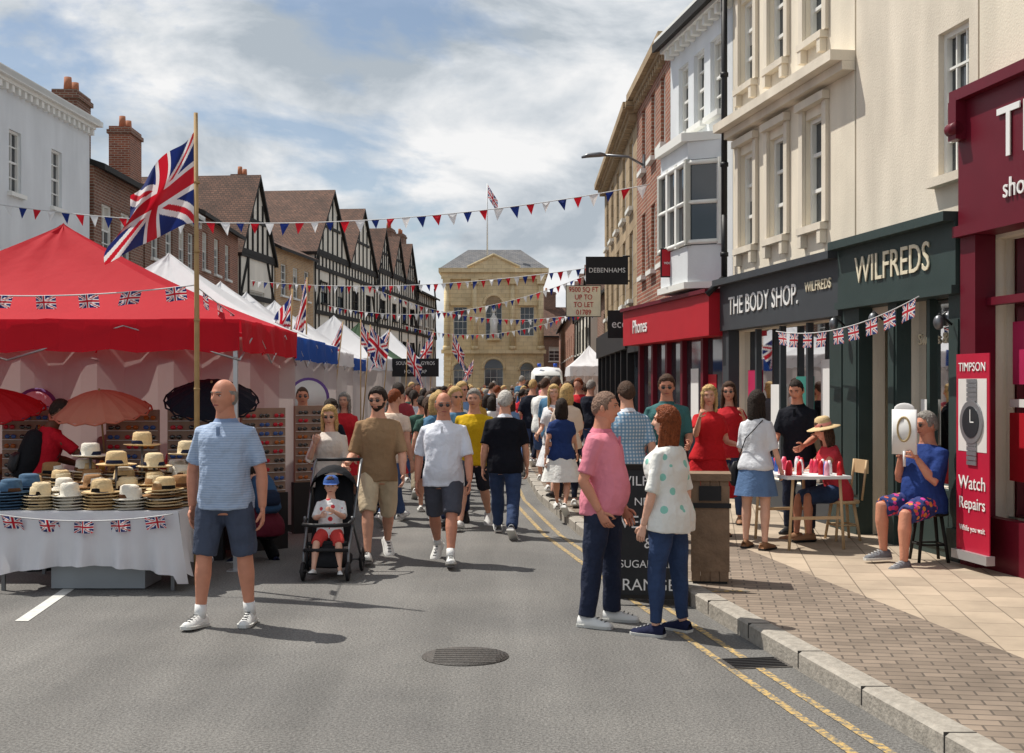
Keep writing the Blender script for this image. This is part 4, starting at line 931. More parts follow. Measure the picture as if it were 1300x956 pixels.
building('brick_town_house',pL(35.4),pL(42.0),'L',7.3,9,M_brick2,[(q,q+.9,z,z+1.3) for q in(.7,2.4,4.1,5.4) for z in(3.3,5.4)],rm=M_tile,rh=1.6,chim=((.5,-2.2,.65,10.0),),cornice=.2)
building('brick_lodging_house',pL(42.2),pL(49.6),'L',7.6,9,M_brick,[(q,q+.9,z,z+1.3) for q in(.8,2.8,4.8) for z in(3.3,5.7)],rm=M_tile,rh=1.9,chim=((.8,-2.6,.75,10.4),))
building('white_gabled_house',pL(49.8),pL(54.6),'L',7.0,9,M_plaster,[(1.4,3.4,4.3,5.6)],roof='gable',rm=M_tile,rh=3.3,timb=1.1)
building('buff_brick_house',pL(54.8),pL(61.0),'L',7.8,9,M_ybrick,[(q,q+.9,z,z+1.4) for q in(.8,2.7,4.6) for z in(3.3,5.7)],rm=M_tile,rh=2.2,chim=((4.6,-3,.7,11.6),))
building('timber_framed_inn',pL(61.2),pL(75.0),'L',8.2,10,M_plaster,[(q,q+1.5,z,z+1.1) for q in(1.2,4.6,8.0,11.2) for z in(3.5,5.8)],roof='gable',gables=2,rm=M_tile,rh=3.4,timb=.7,nx=4,nz=2,fm=M_timber,chim=((1,-7,.7,12.6),(8.5,-7,.7,12.8)))
building('timber_framed_merchants_house',pL(75.2),pL(88.0),'L',8.6,10,M_plaster,[(q,q+1.5,z,z+1.1) for q in(1.2,4.6,8.0,10.6) for z in(3.5,5.8)],roof='gable',gables=3,rm=M_tile,rh=2.6,timb=.75,nx=4,nz=2,fm=M_timber,chim=((6.5,-7,.7,13.2),))
building('rendered_corner_house',pL(88.2),(-5.9,98),'L',8.4,10,M_plaster,[(q,q+1,z,z+1.4) for q in(1,4,7) for z in(3.4,6.0)],rm=M_tile,rh=2.4,chim=((3,-2.5,.7,13),(8,-2.5,.7,13.2)),timb=.9)
E=empty('town_hall',(-5.4,100,0)); w=MB(); W_=7.9; Ht=10.6
ho=[(.75,1.85,5.6,7.9),(6.05,7.15,5.6,7.9),(3.3,4.6,5.3,8.1,'n'),(.75,1.85,.6,2.9),(6.05,7.15,.6,2.9),(3.2,4.7,.2,3.0)]
Mw=Matrix(((1,0,0,0),(0,-1,0,0),(0,0,1,0),(0,0,0,1)))
wall(w,Mw,0,W_,0,Ht,ho,M_stone,0,.3)
for (x) in(0,W_): w.quad((x,0,0),(x,14,0),(x,14,Ht),(x,0,Ht),M_stone)
w.box(-.2,W_+.2,-.3,-.004,4.2,4.5,M_stone); w.box(-.4,W_+.4,-.55,14.2,Ht,Ht+.35,M_stone); w.box(-.2,W_+.2,-.32,-.004,Ht-.5,Ht-.002,M_stone)
for x in(.22,2.45,5.45,W_-.22):
    w.tube([(x,-.1,4.5),(x,-.1,4.8)],.30,M_stone,12); w.tube([(x,-.1,4.8),(x,-.1,Ht-.9)],[.24,.20],M_stone,14); w.box(x-.3,x+.3,-.42,-.005,Ht-.9,Ht-.502,M_stone)
for h in(ho[0],ho[1]):
    w.box(h[0]-.2,h[1]+.2,-.25,-.005,h[3]+.1,h[3]+.3,M_stone); w.add([(h[0]-.25,-.2,h[3]+.3),(h[1]+.25,-.2,h[3]+.3),((h[0]+h[1])/2,-.2,h[3]+.75)],[(0,1,2)],M_stone)
for h in(ho[3],ho[4],ho[5],ho[2]):
    cx=(h[0]+h[1])/2; rr=(h[1]-h[0])/2
    w.tube([(cx+(rr+.12)*math.cos(a),-.05,h[3]+(rr+.12)*math.sin(a)) for a in [math.pi*k/14 for k in range(15)]],.13,M_stone,6,smooth=False)
    w.add([(cx,-.012,h[3])]+[(cx+rr*math.cos(math.pi*k/14),-.012,h[3]+rr*math.sin(math.pi*k/14)) for k in range(15)],[(0,k+1,k+2) for k in range(14)],M_glass if h is not ho[2] else M_grayst)
for k in range(9): w.box(-.02,.6,-.06,-.003,.3+k*.42,.62+k*.42,M_stone); w.box(W_-.6,W_+.02,-.06,-.003,.3+k*.42,.62+k*.42,M_stone)
w.add([(1.9,-.45,Ht+.36),(6.0,-.45,Ht+.36),(3.95,-.45,Ht+1.35),(1.9,1.2,Ht+.36),(6.0,1.2,Ht+.36),(3.95,3,Ht+1.35)],[(0,1,2),(0,2,5,3),(1,4,5,2)],M_stone)
for s_ in(-1,1): w.tube([(3.95+s_*2.1,-.55,Ht+.42),(3.95,-.55,Ht+1.42)],.09,M_stone,6,smooth=False)
w.finish('walls',E); w=MB()
for h in ho: window(w,Mw,h,M_frame,0,.3,3,4,sill=False,blind=0)
w.finish('windows',E)
w=MB(); sx_=3.95
w.tube([(sx_,-.1,5.4),(sx_,-.1,6.3),(sx_,-.1,6.9),(sx_,-.1,7.25),(sx_,-.1,7.4)],[(.35,.25),(.28,.2),(.36,.22),(.12,.12),(.1,.1)],M_frame,10,side=(1,0,0)); w.sph((sx_,-.1,7.6),(.17,.18,.22),M_frame,10,8); w.box(sx_-.5,sx_+.5,-.35,.1,5.25,5.4,M_stone)
w.finish('niche_statue',E)
w=MB(); w.add([(-.3,-.4,Ht+.36),(W_+.3,-.4,Ht+.36),(W_+.3,14,Ht+.36),(-.3,14,Ht+.36),(1.8,3.5,Ht+2.2),(W_-1.8,3.5,Ht+2.2),(W_-1.8,11,Ht+2.2),(1.8,11,Ht+2.2)],[(0,1,5,4),(1,2,6,5),(2,3,7,6),(3,0,4,7),(4,5,6,7)],M_slate); w.finish('roof',E)
w=MB(); w.tube([(3.4,2,Ht+1.5),(3.4,2,18.0)],[.07,.04],M_whitep,8); w.finish('flagpole',E)
def uj(u,v):
    X=(u-.5)*60;Y=(v-.5)*34
    if abs(X)<3.2 or abs(Y)<3.2: return L(200,30,48)
    if abs(X)<5.4 or abs(Y)<5.4: return L(236,236,236)
    d=min(abs(X*34-Y*60),abs(X*34+Y*60))/69
    if d<1.2: return L(200,30,48)
    if d<3.6: return L(236,236,236)
    return L(28,46,112)
def flag(name,P,nu,nv,parent=None,loc=(0,0,0),cf=uj):
    me=bpy.data.meshes.new(name); vs=[];fs=[];cols=[]
    for i in range(nu):
        for j in range(nv):
            o=len(vs); 
            for (a,b_) in((i,j),(i+1,j),(i+1,j+1),(i,j+1)): vs.append(tuple(P(a/nu,b_/nv)))
            fs.append((o,o+1,o+2,o+3)); cols.append(cf((i+.5)/nu,(j+.5)/nv))
    me.from_pydata(vs,[],fs); ca=me.color_attributes.new('Col','FLOAT_COLOR','POINT')
    dat=[]
    for c in cols: dat+=[c[0],c[1],c[2],1]*4
    ca.data.foreach_set('color',dat); me.materials.append(flagmat())
    ob=bpy.data.objects.new(name,me); COL.objects.link(ob); ob.location=loc
    if parent: ob.parent=parent
    return ob
flag('flag',lambda u,v:V((3.45+u*.8,2+.1*math.sin(u*5),17.9-(1-v)*1.0-u*1.3)),20,12,E)
E=empty('union_flag_on_pole',(-2.75,11,0)); w=MB(); w.tube([(0,0,0),(0.0,0,2.2),(-.01,0,4.12)],[.026,.023,.018],M_wood,10)
for z in(.5,1.1,1.7,2.3,2.9,3.5): w.tube([(0,0,z),(0,0,z+.02)],.027,M_wood,10)
w.finish('bamboo_pole',E)
def bigf(u,v):
    ht=V((-.02,0,3.98)); hb=V((.0,0,3.16)); fb=V((-.84,.16,2.80)); ft=V((-.60,.12,3.42))
    p=(hb.lerp(ht,v)).lerp(fb.lerp(ft,v),u)
    k=u**.7
    return p+V((.04*math.sin(v*7+u*4)*k,.12*math.sin(u*9+v*6)*k,-.10*math.sin(u*math.pi)*(-.5+v*.3)+.025*math.sin(u*9+v*4)))
flag('flag',bigf,150,96,E)
def tri_col(k): return (M_fred,M_fwhite,M_fblue)[k%3]
def bunting(name,a,b_,sag,nf,sz,union=False):
    a=V(a);b_=V(b_); m=MB(); N=max(24,nf*2)
    def pt(f): p=a.lerp(b_,f); p.z-=sag*4*f*(1-f); return p
    pts=[pt(i/N)-a for i in range(N+1)]; m.tube(pts,.006 if sz<.2 else .009,M_string,4)
    if not union:
        for k in range(nf):
            f=(k+.5)/nf; p=pt(f)-a; t=(pt(min(1,f+.01))-pt(max(0,f-.01))).normalized(); dn=V((RN.uniform(-.25,.25),RN.uniform(-.4,.4),-1)).normalized()
            s2=sz*RN.uniform(.85,1.1); q0=p-t*s2*.42; q1=p+t*s2*.42; q2=p+dn*s2*1.05; c=(q0+q1+q2)/3+V((.0,.05*RN.uniform(-1,1),0)); m.add([q0,q1,q2,c],[(0,1,3),(1,2,3),(2,0,3)],tri_col(k),False)
        return m.finish(name,None,a)
    E=empty(name,a); m.finish('string',E)
    for k in range(nf):
        f=(k+.5)/nf; p=pt(f)-a; t=(pt(min(1,f+.01))-pt(max(0,f-.01))).normalized(); sw=RN.uniform(-.5,.5); sk_=RN.uniform(-.25,.25)
        flag('pennant',lambda u,v,p=p,t=t,sw=sw,sk_=sk_: p+t*sz*((u-.5)*1.5+sk_*(1-v))+V((0,sw*(1-v)*.5*sz+.03*math.sin(u*6+sk_*20),-(1-v)*sz*(.9+.2*sk_*u))),22,14,E)
    return E
bunting('bunting',(-10.4,25,5.35),(2.55,23.3,5.45),.55,44,.22)
bunting('bunting',(-8.7,42,5.2),(2.6,33,4.9),.35,48,.22)
bunting('bunting',(-7.6,52,5.0),(2.7,44,5.6),.8,44,.24)
bunting('bunting',(-6.9,62,6.5),(3.9,55,5.0),.9,40,.26)
bunting('bunting',(-6.3,74,5.2),(3.9,64,5.6),.9,36,.28)
bunting('union_jack_bunting',(-5.6,11.5,2.62),(-2.75,11.0,2.62),.08,7,.13,True)
bunting('union_jack_bunting',(-2.75,11.0,2.60),(-2.9,19.5,2.25),.15,14,.15,True)
Mq=frameM(pR(11.53),pR(14.12),'R')[0]
bunting('union_jack_bunting',tuple(onf(Mq,.15,.5,2.56)),tuple(onf(Mq,4.0,.42,2.40)),.14,9,.18,True)
bunting('union_jack_bunting',(-4.36,10.60,.66),(-2.85,10.60,.66),.06,5,.11,True)
# ================================================================= MARKET STALLS
M_sheet=clothmat('white_sheet',L(204,194,190),.3); M_redc=clothmat('red_canopy',L(200,26,44),.3); M_whc=clothmat('white_canopy',L(232,232,234),.3); M_bluec=clothmat('blue_canopy',L(40,86,170),.3); M_grc=clothmat('green_canopy',L(70,96,70),.3)
def gazebo(name,x0,x1,y0,y1,zv,ze,zp,mt,vm,px=None,back=True):
    cx=(x0+x1)/2 if px is None else px; cy=(y0+y1)/2; E=empty(name,(x0,y0,0)); m=MB(); O=V((x0,y0,0)); N=12
    pk=V((cx,cy,zp)); cs=[V((x0,y0,ze)),V((x1,y0,ze)),V((x1,y1,ze)),V((x0,y1,ze))]
    for i in range(4):
        a,b_=cs[i],cs[(i+1)%4]; vs=[];fs=[]
        for r in range(N+1):
            f=r/N
            for c in range(N+1):
                g=c/N; p=a.lerp(b_,g).lerp(pk,f); p.z-=.16*math.sin(f*math.pi)*(.5+.5*math.sin(g*math.pi))*(zp-ze)/1.1; p.z+=.022*math.sin(g*23+f*9+i)*math.sin(g*math.pi)+.045*noise.noise(V((g*5,f*6,i+x0)))*math.sin(g*math.pi); vs.append(p-O)
        for r in range(N):
            for c in range(N): k=r*(N+1)+c; fs.append((k,k+1,k+N+2,k+N+1))
        m.add(vs,fs,mt,True)
    m.finish('canopy',E); m=MB()
    for i in range(4):
        a,b_=cs[i],cs[(i+1)%4]; K=18; out=(a+b_)/2-V((cx,cy,ze)); out.z=0; out.normalize()
        for k in range(K):
            p=a.lerp(b_,k/K)-O; q=a.lerp(b_,(k+1)/K)-O; w0=out*.04*math.sin(k*1.7); w1=out*.04*math.sin((k+1)*1.7); h=ze-zv; h0=h+.02*math.sin(k*2.3); h1=h+.02*math.sin((k+1)*2.3)
            m.add([p+out*.012,q+out*.012,q+w1+out*.03-V((0,0,h1)),p+w0+out*.03-V((0,0,h0))],[(0,1,2,3)],vm,True)
    m.finish('valance',E); m=MB()
    for c in cs:
        p=c-O+(V((cx,cy,c.z))-c)*.02; m.box(p.x-.02,p.x+.02,p.y-.02,p.y+.02,0,ze-.02,M_alu); m.box(p.x-.07,p.x+.07,p.y-.07,p.y+.07,0,.012,M_alu)
    for i in range(4):
        a,b_=cs[i]-O,cs[(i+1)%4]-O; K=4
        for k in range(K):
            p=a.lerp(b_,k/K);q=a.lerp(b_,(k+1)/K); z0=ze-.06;z1=ze-.38
            m.tube([V((p.x,p.y,z0 if k%2 else z1)),V((q.x,q.y,z1 if k%2 else z0))],.012,M_alu,4)
    m.finish('frame',E)
    if back:
        m=MB(); 
        for k in range(24):
            a=cs[3].lerp(cs[2],k/24)-O; b_=cs[3].lerp(cs[2],(k+1)/24)-O; wv=.06*math.sin(k*1.3); wv2=.06*math.sin((k+1)*1.3)
            m.add([(a.x,a.y-.06+wv,.1),(b_.x,b_.y-.06+wv2,.1),(b_.x,b_.y-.06+wv2,ze-.05),(a.x,a.y-.06+wv,ze-.05)],[(0,1,2,3)],M_sheet,True)
        m.finish('back_curtain',E)
    return E
gazebo('red_market_gazebo',-6.9,-2.55,11.8,14.9,2.06,2.36,3.44,M_redc,M_redc,px=-4.75)
gazebo('white_market_gazebo',-6.2,-2.75,15.3,18.5,2.06,2.36,3.5,M_whc,M_bluec,px=-4.6)
gazebo('white_market_gazebo',-6.4,-3.05,18.9,22.0,2.1,2.4,3.4,M_whc,M_bluec)
gazebo('white_market_gazebo',-6.6,-3.55,22.6,25.6,2.1,2.4,3.5,M_whc,M_whc)
gazebo('white_market_gazebo',-6.8,-3.7,26.4,29.4,2.15,2.45,3.6,M_whc,M_whc)
gazebo('blue_market_gazebo',-7.0,-3.9,30.6,33.6,2.1,2.4,3.5,M_whc,M_bluec)
gazebo('white_market_gazebo',-7.0,-3.6,36,39,2.15,2.5,3.8,M_whc,M_whc)
gazebo('green_market_gazebo',-7.0,-3.7,42,46,2.1,2.5,3.9,M_grc,M_grc)
gazebo('white_market_gazebo',-6.8,-3.4,50,54,2.1,2.5,4.0,M_whc,M_bluec)
gazebo('white_market_gazebo',2.4,4.2,52,56,2.1,2.5,3.4,M_whc,M_whc)
sign('food_stall_sign',-3.55,-2.2,37.5,2.0,2.5,M_black,['SOUVLAKI & GYROS','HOT WRAP'],M_whitep,.15,sx=.85)
def goods_table(name,x0,x1,y0,y1,seed,h=.78,cloth=None,n_=60):
    R2=random.Random(seed); E=empty(name,(x0,y0,0)); m=MB(); w=x1-x0; d=y1-y0
    m.box(0,w,0,d,h-.03,h,cloth or M_sheet); 
    K=14
    for k in range(K):
        a=w*k/K;b_=w*(k+1)/K; f0=.03*math.sin(k*1.9);f1=.03*math.sin((k+1)*1.9); m.quad((a,-.005,h),(b_,-.005,h),(b_,-.03+f1,.08),(a,-.03+f0,.08),cloth or M_sheet); m.quad((w+.005,a*d/w,h),(w+.005,b_*d/w,h),(w+.03+f1,b_*d/w,.08),(w+.03+f0,a*d/w,.08),cloth or M_sheet)
    m.finish('clothed_table',E); m=MB()
    cols=[(200,60,60),(60,110,160),(230,200,90),(220,220,215),(190,120,150),(120,80,50),(240,150,70),(90,140,90)]
    for k in range(n_):
        c=R2.choice(cols); x=R2.uniform(.08,w-.08); y=R2.uniform(.08,d-.08); r=R2.uniform(.03,.07); g=mat('goods_%d_%d'%(c[0],c[1]),L(*c),.5)
        m.tube([(x,y,h),(x,y,h+r*R2.uniform(.6,2.6)),(x,y,h+r*3)],[r,r*.95,r*.3],g,8)
    m.finish('stall_goods',E)
goods_table('craft_stall_table',-4.6,-2.95,15.6,16.6,1); goods_table('craft_stall_table',-5.2,-3.15,19.3,20.4,2); goods_table('craft_stall_table',-5.6,-3.7,23,24,3); goods_table('craft_stall_table',-5.6,-3.8,27,28,4)
goods_table('accessory_stall_table',-4.3,-2.75,12.75,13.4,6,.82,cl('dark_table_cloth',70,50,50),110); goods_table('accessory_stall_table',-6.7,-4.75,12.9,13.6,7,.82,cl('dark_table_cloth',70,50,50),90)
m=MB(); E=empty('hat_stall_table',(-4.38,10.65,0)); cw=clothmat('white_tablecloth',L(226,226,230),.15); w=1.56; d=1.05; h=.68
m.box(0,w,0,d,h-.02,h,cw); vs=[];fs=[];K=48;R_=10
for i in range(R_+1):
    f=i/R_
    for k in range(K+1):
        x=-.0+w*k/K; fl=.05*math.sin(k*.62)+.03*math.sin(k*1.37+1); drop=.56 - .10*math.sin(k/K*math.pi)+ (.06 if k in(0,1,2,K,K-1,K-2) else 0)
        spread=.08*f*((k/K)-.5)*2
        vs.append((x+spread,-.004-f*(.04+fl*f),h-f*drop))
for i in range(R_):
    for k in range(K): a=i*(K+1)+k; fs.append((a,a+1,a+K+2,a+K+1))
m.add(vs,fs,cw,True); vs=[];fs=[];K=20
for i in range(R_+1):
    f=i/R_
    for k in range(K+1): vs.append((w+.004+f*(.05+.05*math.sin(k*.9)*f),d*k/K,h-f*(.52+.05*math.sin(k*.8))))
for i in range(R_):
    for k in range(K): a=i*(K+1)+k; fs.append((a,a+1,a+K+2,a+K+1))
m.add(vs,fs,cw,True); m.finish('tablecloth',E)
m=MB()
for x in(.06,w-.06):
    for y in(.06,d-.06): m.box(x-.015,x+.015,y-.015,y+.015,0,h-.02,M_metal)
m.box(.45,1.25,.1,.6,.01,.30,mat('grey_storage_box',L(150,156,160),.4)); m.box(.43,1.27,.08,.62,.302,.34,mat('grey_storage_box',L(150,156,160),.4)); m.finish('legs_and_storage_box',E)
straws=[mat('straw_pale',L(222,202,164),.85,.1,60,.5,120),mat('straw',L(214,186,140),.8,.12,40,.4,80),mat('straw_white',L(226,220,206),.85,.06,60,.5,120),mat('straw_brown',L(150,112,74),.85,.12,60,.5,120)]
bands=[cl('band_navy',30,36,60),cl('band_black',20,20,22),cl('band_brown',90,60,40)]
tweed=mat('blue_tweed_hat',L(70,98,124),.9,.25,40)
def hatgeo(m,x,y,z,s,sm,bd,M=None):
    m.lathe([(0,.118*s),(.03*s,.112*s),(.055*s,.122*s),(.08*s,.11*s),(.088*s,.06*s),(.092*s,.008*s),(.13*s,.0),(.165*s,.010),(.167*s,.006),(.13*s,-.005),(.09*s,-.002)],(x,y,z),sm,26,jit=.06)
    m.lathe([(.0925*s,.012*s),(.0945*s,.014*s),(.0905*s,.042*s),(.0885*s,.044*s)],(x,y,z),bd,26)
m=MB(); R2=random.Random(4)
rows=[(.17,[(.08,6,'t'),(.34,5,0),(.60,5,2),(.86,6,1),(1.12,4,2),(1.38,7,3)]),(.42,[(.16,7,'t'),(.44,6,2),(.72,7,1),(.98,6,0),(1.25,8,2),(1.48,7,1)]),(.68,[(.05,6,1),(.32,8,2),(.60,8,0),(.88,9,2),(1.15,8,0),(1.42,10,1)]),(.92,[(.15,10,2),(.45,11,0),(.75,11,1),(1.05,11,2),(1.32,11,0)])]
for y,row in rows:
    for (x,n_,c) in row:
        x+=R2.uniform(-.02,.02)
        for k in range(n_):
            sm=tweed if c=='t' else straws[(c+(k if n_>6 else 0))%4]
            hatgeo(m,x+R2.uniform(-.012,.012),y+R2.uniform(-.01,.01),h+.01+k*.026,R2.uniform(.9,1.0),sm,bands[(k+int(x*10))%3])
m.finish('straw_hats',E)
m=MB()
for (x,y,z,c) in((.88,.5,1.04,1),(1.2,.55,1.02,0),(.55,.8,1.10,2),(1.45,.75,1.12,0),(1.02,.8,1.2,1)):
    m.tube([(x,y,h),(x,y,z+.05)],.012,M_metal,6); hatgeo(m,x,y,z,1,straws[c],bands[0])
m.finish('hat_stands',E)
def rack(name,x,y,rz):
    m=MB(); lens=mat('dark_lens',(.01,.01,.012),.08,spec=.8); bd=mat('rack_board',L(150,124,108),.7)
    m.box(-.26,.26,0,.04,.6,1.5,bd); m.box(-.28,.28,-.02,.3,.0,.6,M_black)
    for r in range(9):
        for c in range(3):
            xx=-.17+c*.17+RN.uniform(-.01,.01); z=.66+r*.095; cc=[lens,lens,mat('amber_lens',L(170,96,40),.2),mat('red_frame_lens',L(190,30,50),.3),mat('blue_lens',L(60,90,150),.2)][RN.randrange(5)]
            for s_ in(-1,1): m.sph((xx+s_*.033,-.02,z),(.029,.008,.021),cc,10,6)
            m.tube([(xx-.01,-.02,z+.01),(xx+.01,-.02,z+.01)],.004,M_alu,4)
        m.box(-.25,.25,-.018,0,.625+r*.095,.630+r*.095,M_whitep)
    m.finish(name,None,(x,y,0),rz)
rack('sunglasses_rack',-3.75,12.45,0); rack('sunglasses_rack',-3.15,12.5,rad(8)); rack('sunglasses_rack',-2.32,14.9,rad(30)); rack('sunglasses_rack',-2.62,13.3,rad(40))
rack('sunglasses_rack',-4.85,12.6,rad(-6))
def parasol(name,x,y,z,R_,mt,tilt=(0,0)):
    m=MB(); N=16; vs=[];fs=[];K=6
    for i in range(K+1):
        f=i/K
        for k in range(N*2):
            a=2*math.pi*k/(N*2); rr=R_*f*(1 if k%2==0 or i<K else .95); vs.append((rr*math.cos(a),rr*math.sin(a),.42*R_*(1-f**1.7)-(.015 if k%2 else 0)*f))
    for i in range(K):
        for k in range(N*2): k2=(k+1)%(N*2); fs.append((i*N*2+k,i*N*2+k2,(i+1)*N*2+k2,(i+1)*N*2+k))
    m.add(vs,fs,mt,False)
    for k in range(N):
        a=2*math.pi*k/N; m.tube([(0,0,.40*R_),(R_*.5*math.cos(a),R_*.5*math.sin(a),.28*R_),(R_*.99*math.cos(a),R_*.99*math.sin(a),-.005)],.004,M_wood,4)
        a2=a+2*math.pi/N; m.tube([(R_*math.cos(a),R_*math.sin(a),0),(R_*1.02*math.cos((a+a2)/2),R_*1.02*math.sin((a+a2)/2),-.02),(R_*math.cos(a2),R_*math.sin(a2),0)],.010,mt,4)
    m.tube([(0,0,.46*R_),(0,0,-.55)],.01,M_wood,6)
    o=m.finish(name,None,(x,y,z)); o.rotation_euler=(rad(tilt[0]),rad(tilt[1]),0); return o
parasol('paper_parasol',-3.98,12.2,1.50,.47,clothmat('peach_paper',L(226,150,126),.5),(14,0))
parasol('paper_parasol',-5.05,12.2,1.50,.50,clothmat('red_paper',L(196,40,48),.4),(14,0))
parasol('paper_parasol',-2.92,12.25,1.60,.44,cl('black_parasol',22,24,34),(24,6))
E=empty('round_stall_logo',(-5.55,14.72,1.45)); m=MB(); m.tube([(0,0,0),(0,-.02,0)],.26,mat('logo_purple',L(110,80,150),.7),28); m.tube([(0,-.021,0),(0,-.03,0)],.22,mat('logo_pink',L(214,200,214),.7),28); m.finish('disc',E)
o=text('lettering','CRAFTS',(0,-.04,0),(0,-1,0),.12,mat('logo_purple',L(110,80,150),.7),None); o.parent=E
m=MB(); m.tube([(0,0,0),(0,-.02,0)],.30,mat('logo_purple',L(110,80,150),.7),28); m.tube([(0,-.021,0),(0,-.03,0)],.26,M_whitep,28); m.finish('round_stall_logo',None,(-2.95,18.3,1.55))
def stickflag(x,y,h,sz,lean=0,sgn=-1,drp=1.0):
    E=empty('union_flag_on_stick',(x,y,0)); m=MB(); m.tube([(0,0,0),(lean,0,h)],[.016,.012],M_wood,6); m.finish('pole',E)
    ph=RN.random()*6
    flag('flag',lambda u,v: V((lean*(.98-(1-v)*sz*.7/h)+sgn*u*sz*.42*(1-.4*(drp-1))+.04*math.sin(v*5+ph)*u,.10*math.sin(u*7+ph+v*3),h-.03-(1-v)*sz*.62-u*sz*drp*(.62+.15*math.sin(ph)))),40,26,E)
for a in((-3.2,17.8,3.1,.8,.1,-1),(-3.3,20.0,3.45,1.0,.05,-1,1.5),(-3.7,25,3.0,.85,.35,-1),(-3.45,28.5,3.1,.9,.25,1),(-3.5,33,3.2,1.0,.3,-1),(-3.0,35,3.0,1.0,.1,1),(-2.75,41,3.5,1.1,.2,-1),(-2.4,47,3.7,1.1,.2,1),(-1.9,56,2.9,1.0,.2,-1),(-3.6,30,3.3,.9,.0,1)): stickflag(*a)
# ================================================================= STROLLER
E=empty('pushchair',(-1.66,11.5,0)); m=MB(); fab=cl('pushchair_black',34,35,38)
def wheel(m,c,r,wd=.022):
    pts=[V(c)+V((0,r*math.cos(a),r*math.sin(a))) for a in [2*math.pi*k/24 for k in range(25)]]; m.tube(pts,wd*.75,M_black,8,cap=False)
    for k in range(6): a=math.pi*k/3; m.tube([c,(c[0],c[1]+r*math.cos(a),c[2]+r*math.sin(a))],.006,M_metal,4)
    m.tube([(c[0]-.03,c[1],c[2]),(c[0]+.03,c[1],c[2])],.018,M_black,8)
for s_ in(-1,1):
    wheel(m,(s_*.20,-.28,.085),.07); wheel(m,(s_*.25,.34,.11),.095)
    m.tube([(s_*.20,-.28,.10),(s_*.20,-.24,.25),(s_*.21,.05,.52),(s_*.22,.48,.98),(s_*.22,.60,1.03)],.013,M_metal,8)
    m.tube([(s_*.25,.34,.11),(s_*.22,-.02,.46),(s_*.215,-.1,.55)],.013,M_metal,8)
    m.tube([(s_*.215,-.0,.52),(s_*.2,-.28,.50)],.016,M_black,8)
m.tube([(-.22,.60,1.03),(.22,.60,1.03)],.017,M_black,8); m.tube([(-.2,-.28,.50),(-.1,-.34,.50),(.1,-.34,.50),(.2,-.28,.50)],.018,M_black,8)
m.tube([(-.25,.34,.11),(.25,.34,.11)],.01,M_metal,6); m.tube([(-.2,-.26,.27),(.2,-.26,.27)],.018,M_black,6)
m.finish('frame_and_wheels',E); m=MB()
m.tube([(0,-.20,.31),(0,-.18,.32),(0,.06,.29),(0,.14,.36),(0,.30,.84),(0,.31,.90)],[(.16,.015),(.18,.025),(.19,.03),(.19,.03),(.18,.03),(.15,.015)],fab,12,side=(1,0,0),power=4)
m.tube([(0,-.27,.12),(0,-.24,.20),(0,-.19,.31)],[(.15,.012)]*3,fab,8,side=(1,0,0),power=4)
vs=[];fs=[]
for i in range(7):
    a=rad(50+i*14)
    for k in range(13):
        b_=math.pi*k/12; rx=.22; rr=.26
        vs.append((rx*math.cos(b_),.24-math.cos(a)*rr*math.sin(b_)*.8,.74+.02*math.sin(i*3.1)+math.sin(a)*rr*math.sin(b_)))
for i in range(6):
    for k in range(12): a=i*13+k; fs.append((a,a+1,a+14,a+13))
m.add(vs,fs,fab,True)
m.tube([(0,-.12,.13),(0,.0,.12),(0,.2,.12),(0,.28,.16)],[(.17,.03),(.18,.05),(.18,.06),(.17,.03)],fab,12,side=(1,0,0),power=3)
m.finish('seat_hood_and_basket',E)
def rucksack(name,x,y,z,rz,mt,m2,s=1,tilt=-14):
    m=MB(); m.tube([(0,0,0),(0,0,.03),(0,.01,.2),(0,.01,.38),(0,0,.46),(0,-.0,.48)],[(.11,.06),(.15,.09),(.155,.11),(.14,.09),(.10,.06),(.03,.02)],mt,18,side=(1,0,0),power=2.8)
    m.tube([(0,-.09,.05),(0,-.11,.08),(0,-.115,.18),(0,-.10,.23)],[(.08,.02),(.11,.035),(.11,.035),(.08,.015)],m2,14,side=(1,0,0),power=3)
    for s_ in(-1,1): m.tube([(s_*.09,.08,.43),(s_*.11,.20,.46),(s_*.13,.24,.3),(s_*.12,.12,.05)],(.022,.006),m2,6)
    m.tube([(-.03,.0,.47),(0,.0,.52),(.03,.0,.47)],.008,m2,6)
    o=m.finish(name,None,(x,y,z)); o.rotation_euler=(rad(tilt),0,rz); o.scale=(s,s,s)
rucksack('black_rucksack',-4.62,11.87,.86,rad(-55),cl('ruck_black',26,26,30),M_black,1,-16)
rucksack('blue_rucksack',-2.36,12.28,.50,rad(40),cl('ruck_blue',56,84,116),cl('ruck_dark',30,40,60),.85,-28)
E=empty('chalkboard_sign',(1.10,10.15,0)); E.rotation_euler=(0,0,rad(-6)); m=MB(); slate=mat('chalkboard_black',(.02,.021,.023),.6,.2,8)
for s_ in(1,-1):
    T_=Matrix.Translation((0,-.17*s_,0))@Matrix.Rotation(rad(-9*s_),4,'X')
    m.box(-.27,.27,-.008,.008,.08,1.08,slate,T_)
    for (a,b_,c,d) in((-.31,-.27,0,1.12),(.27,.31,0,1.12),(-.27,.27,1.08,1.12),(-.27,.27,.05,.08)): m.box(a,b_,-.018,.018,c,d,M_timber,T_)
m.finish('board',E)
T_=Matrix.Translation((0,-.17,0))@Matrix.Rotation(rad(-9),4,'X')
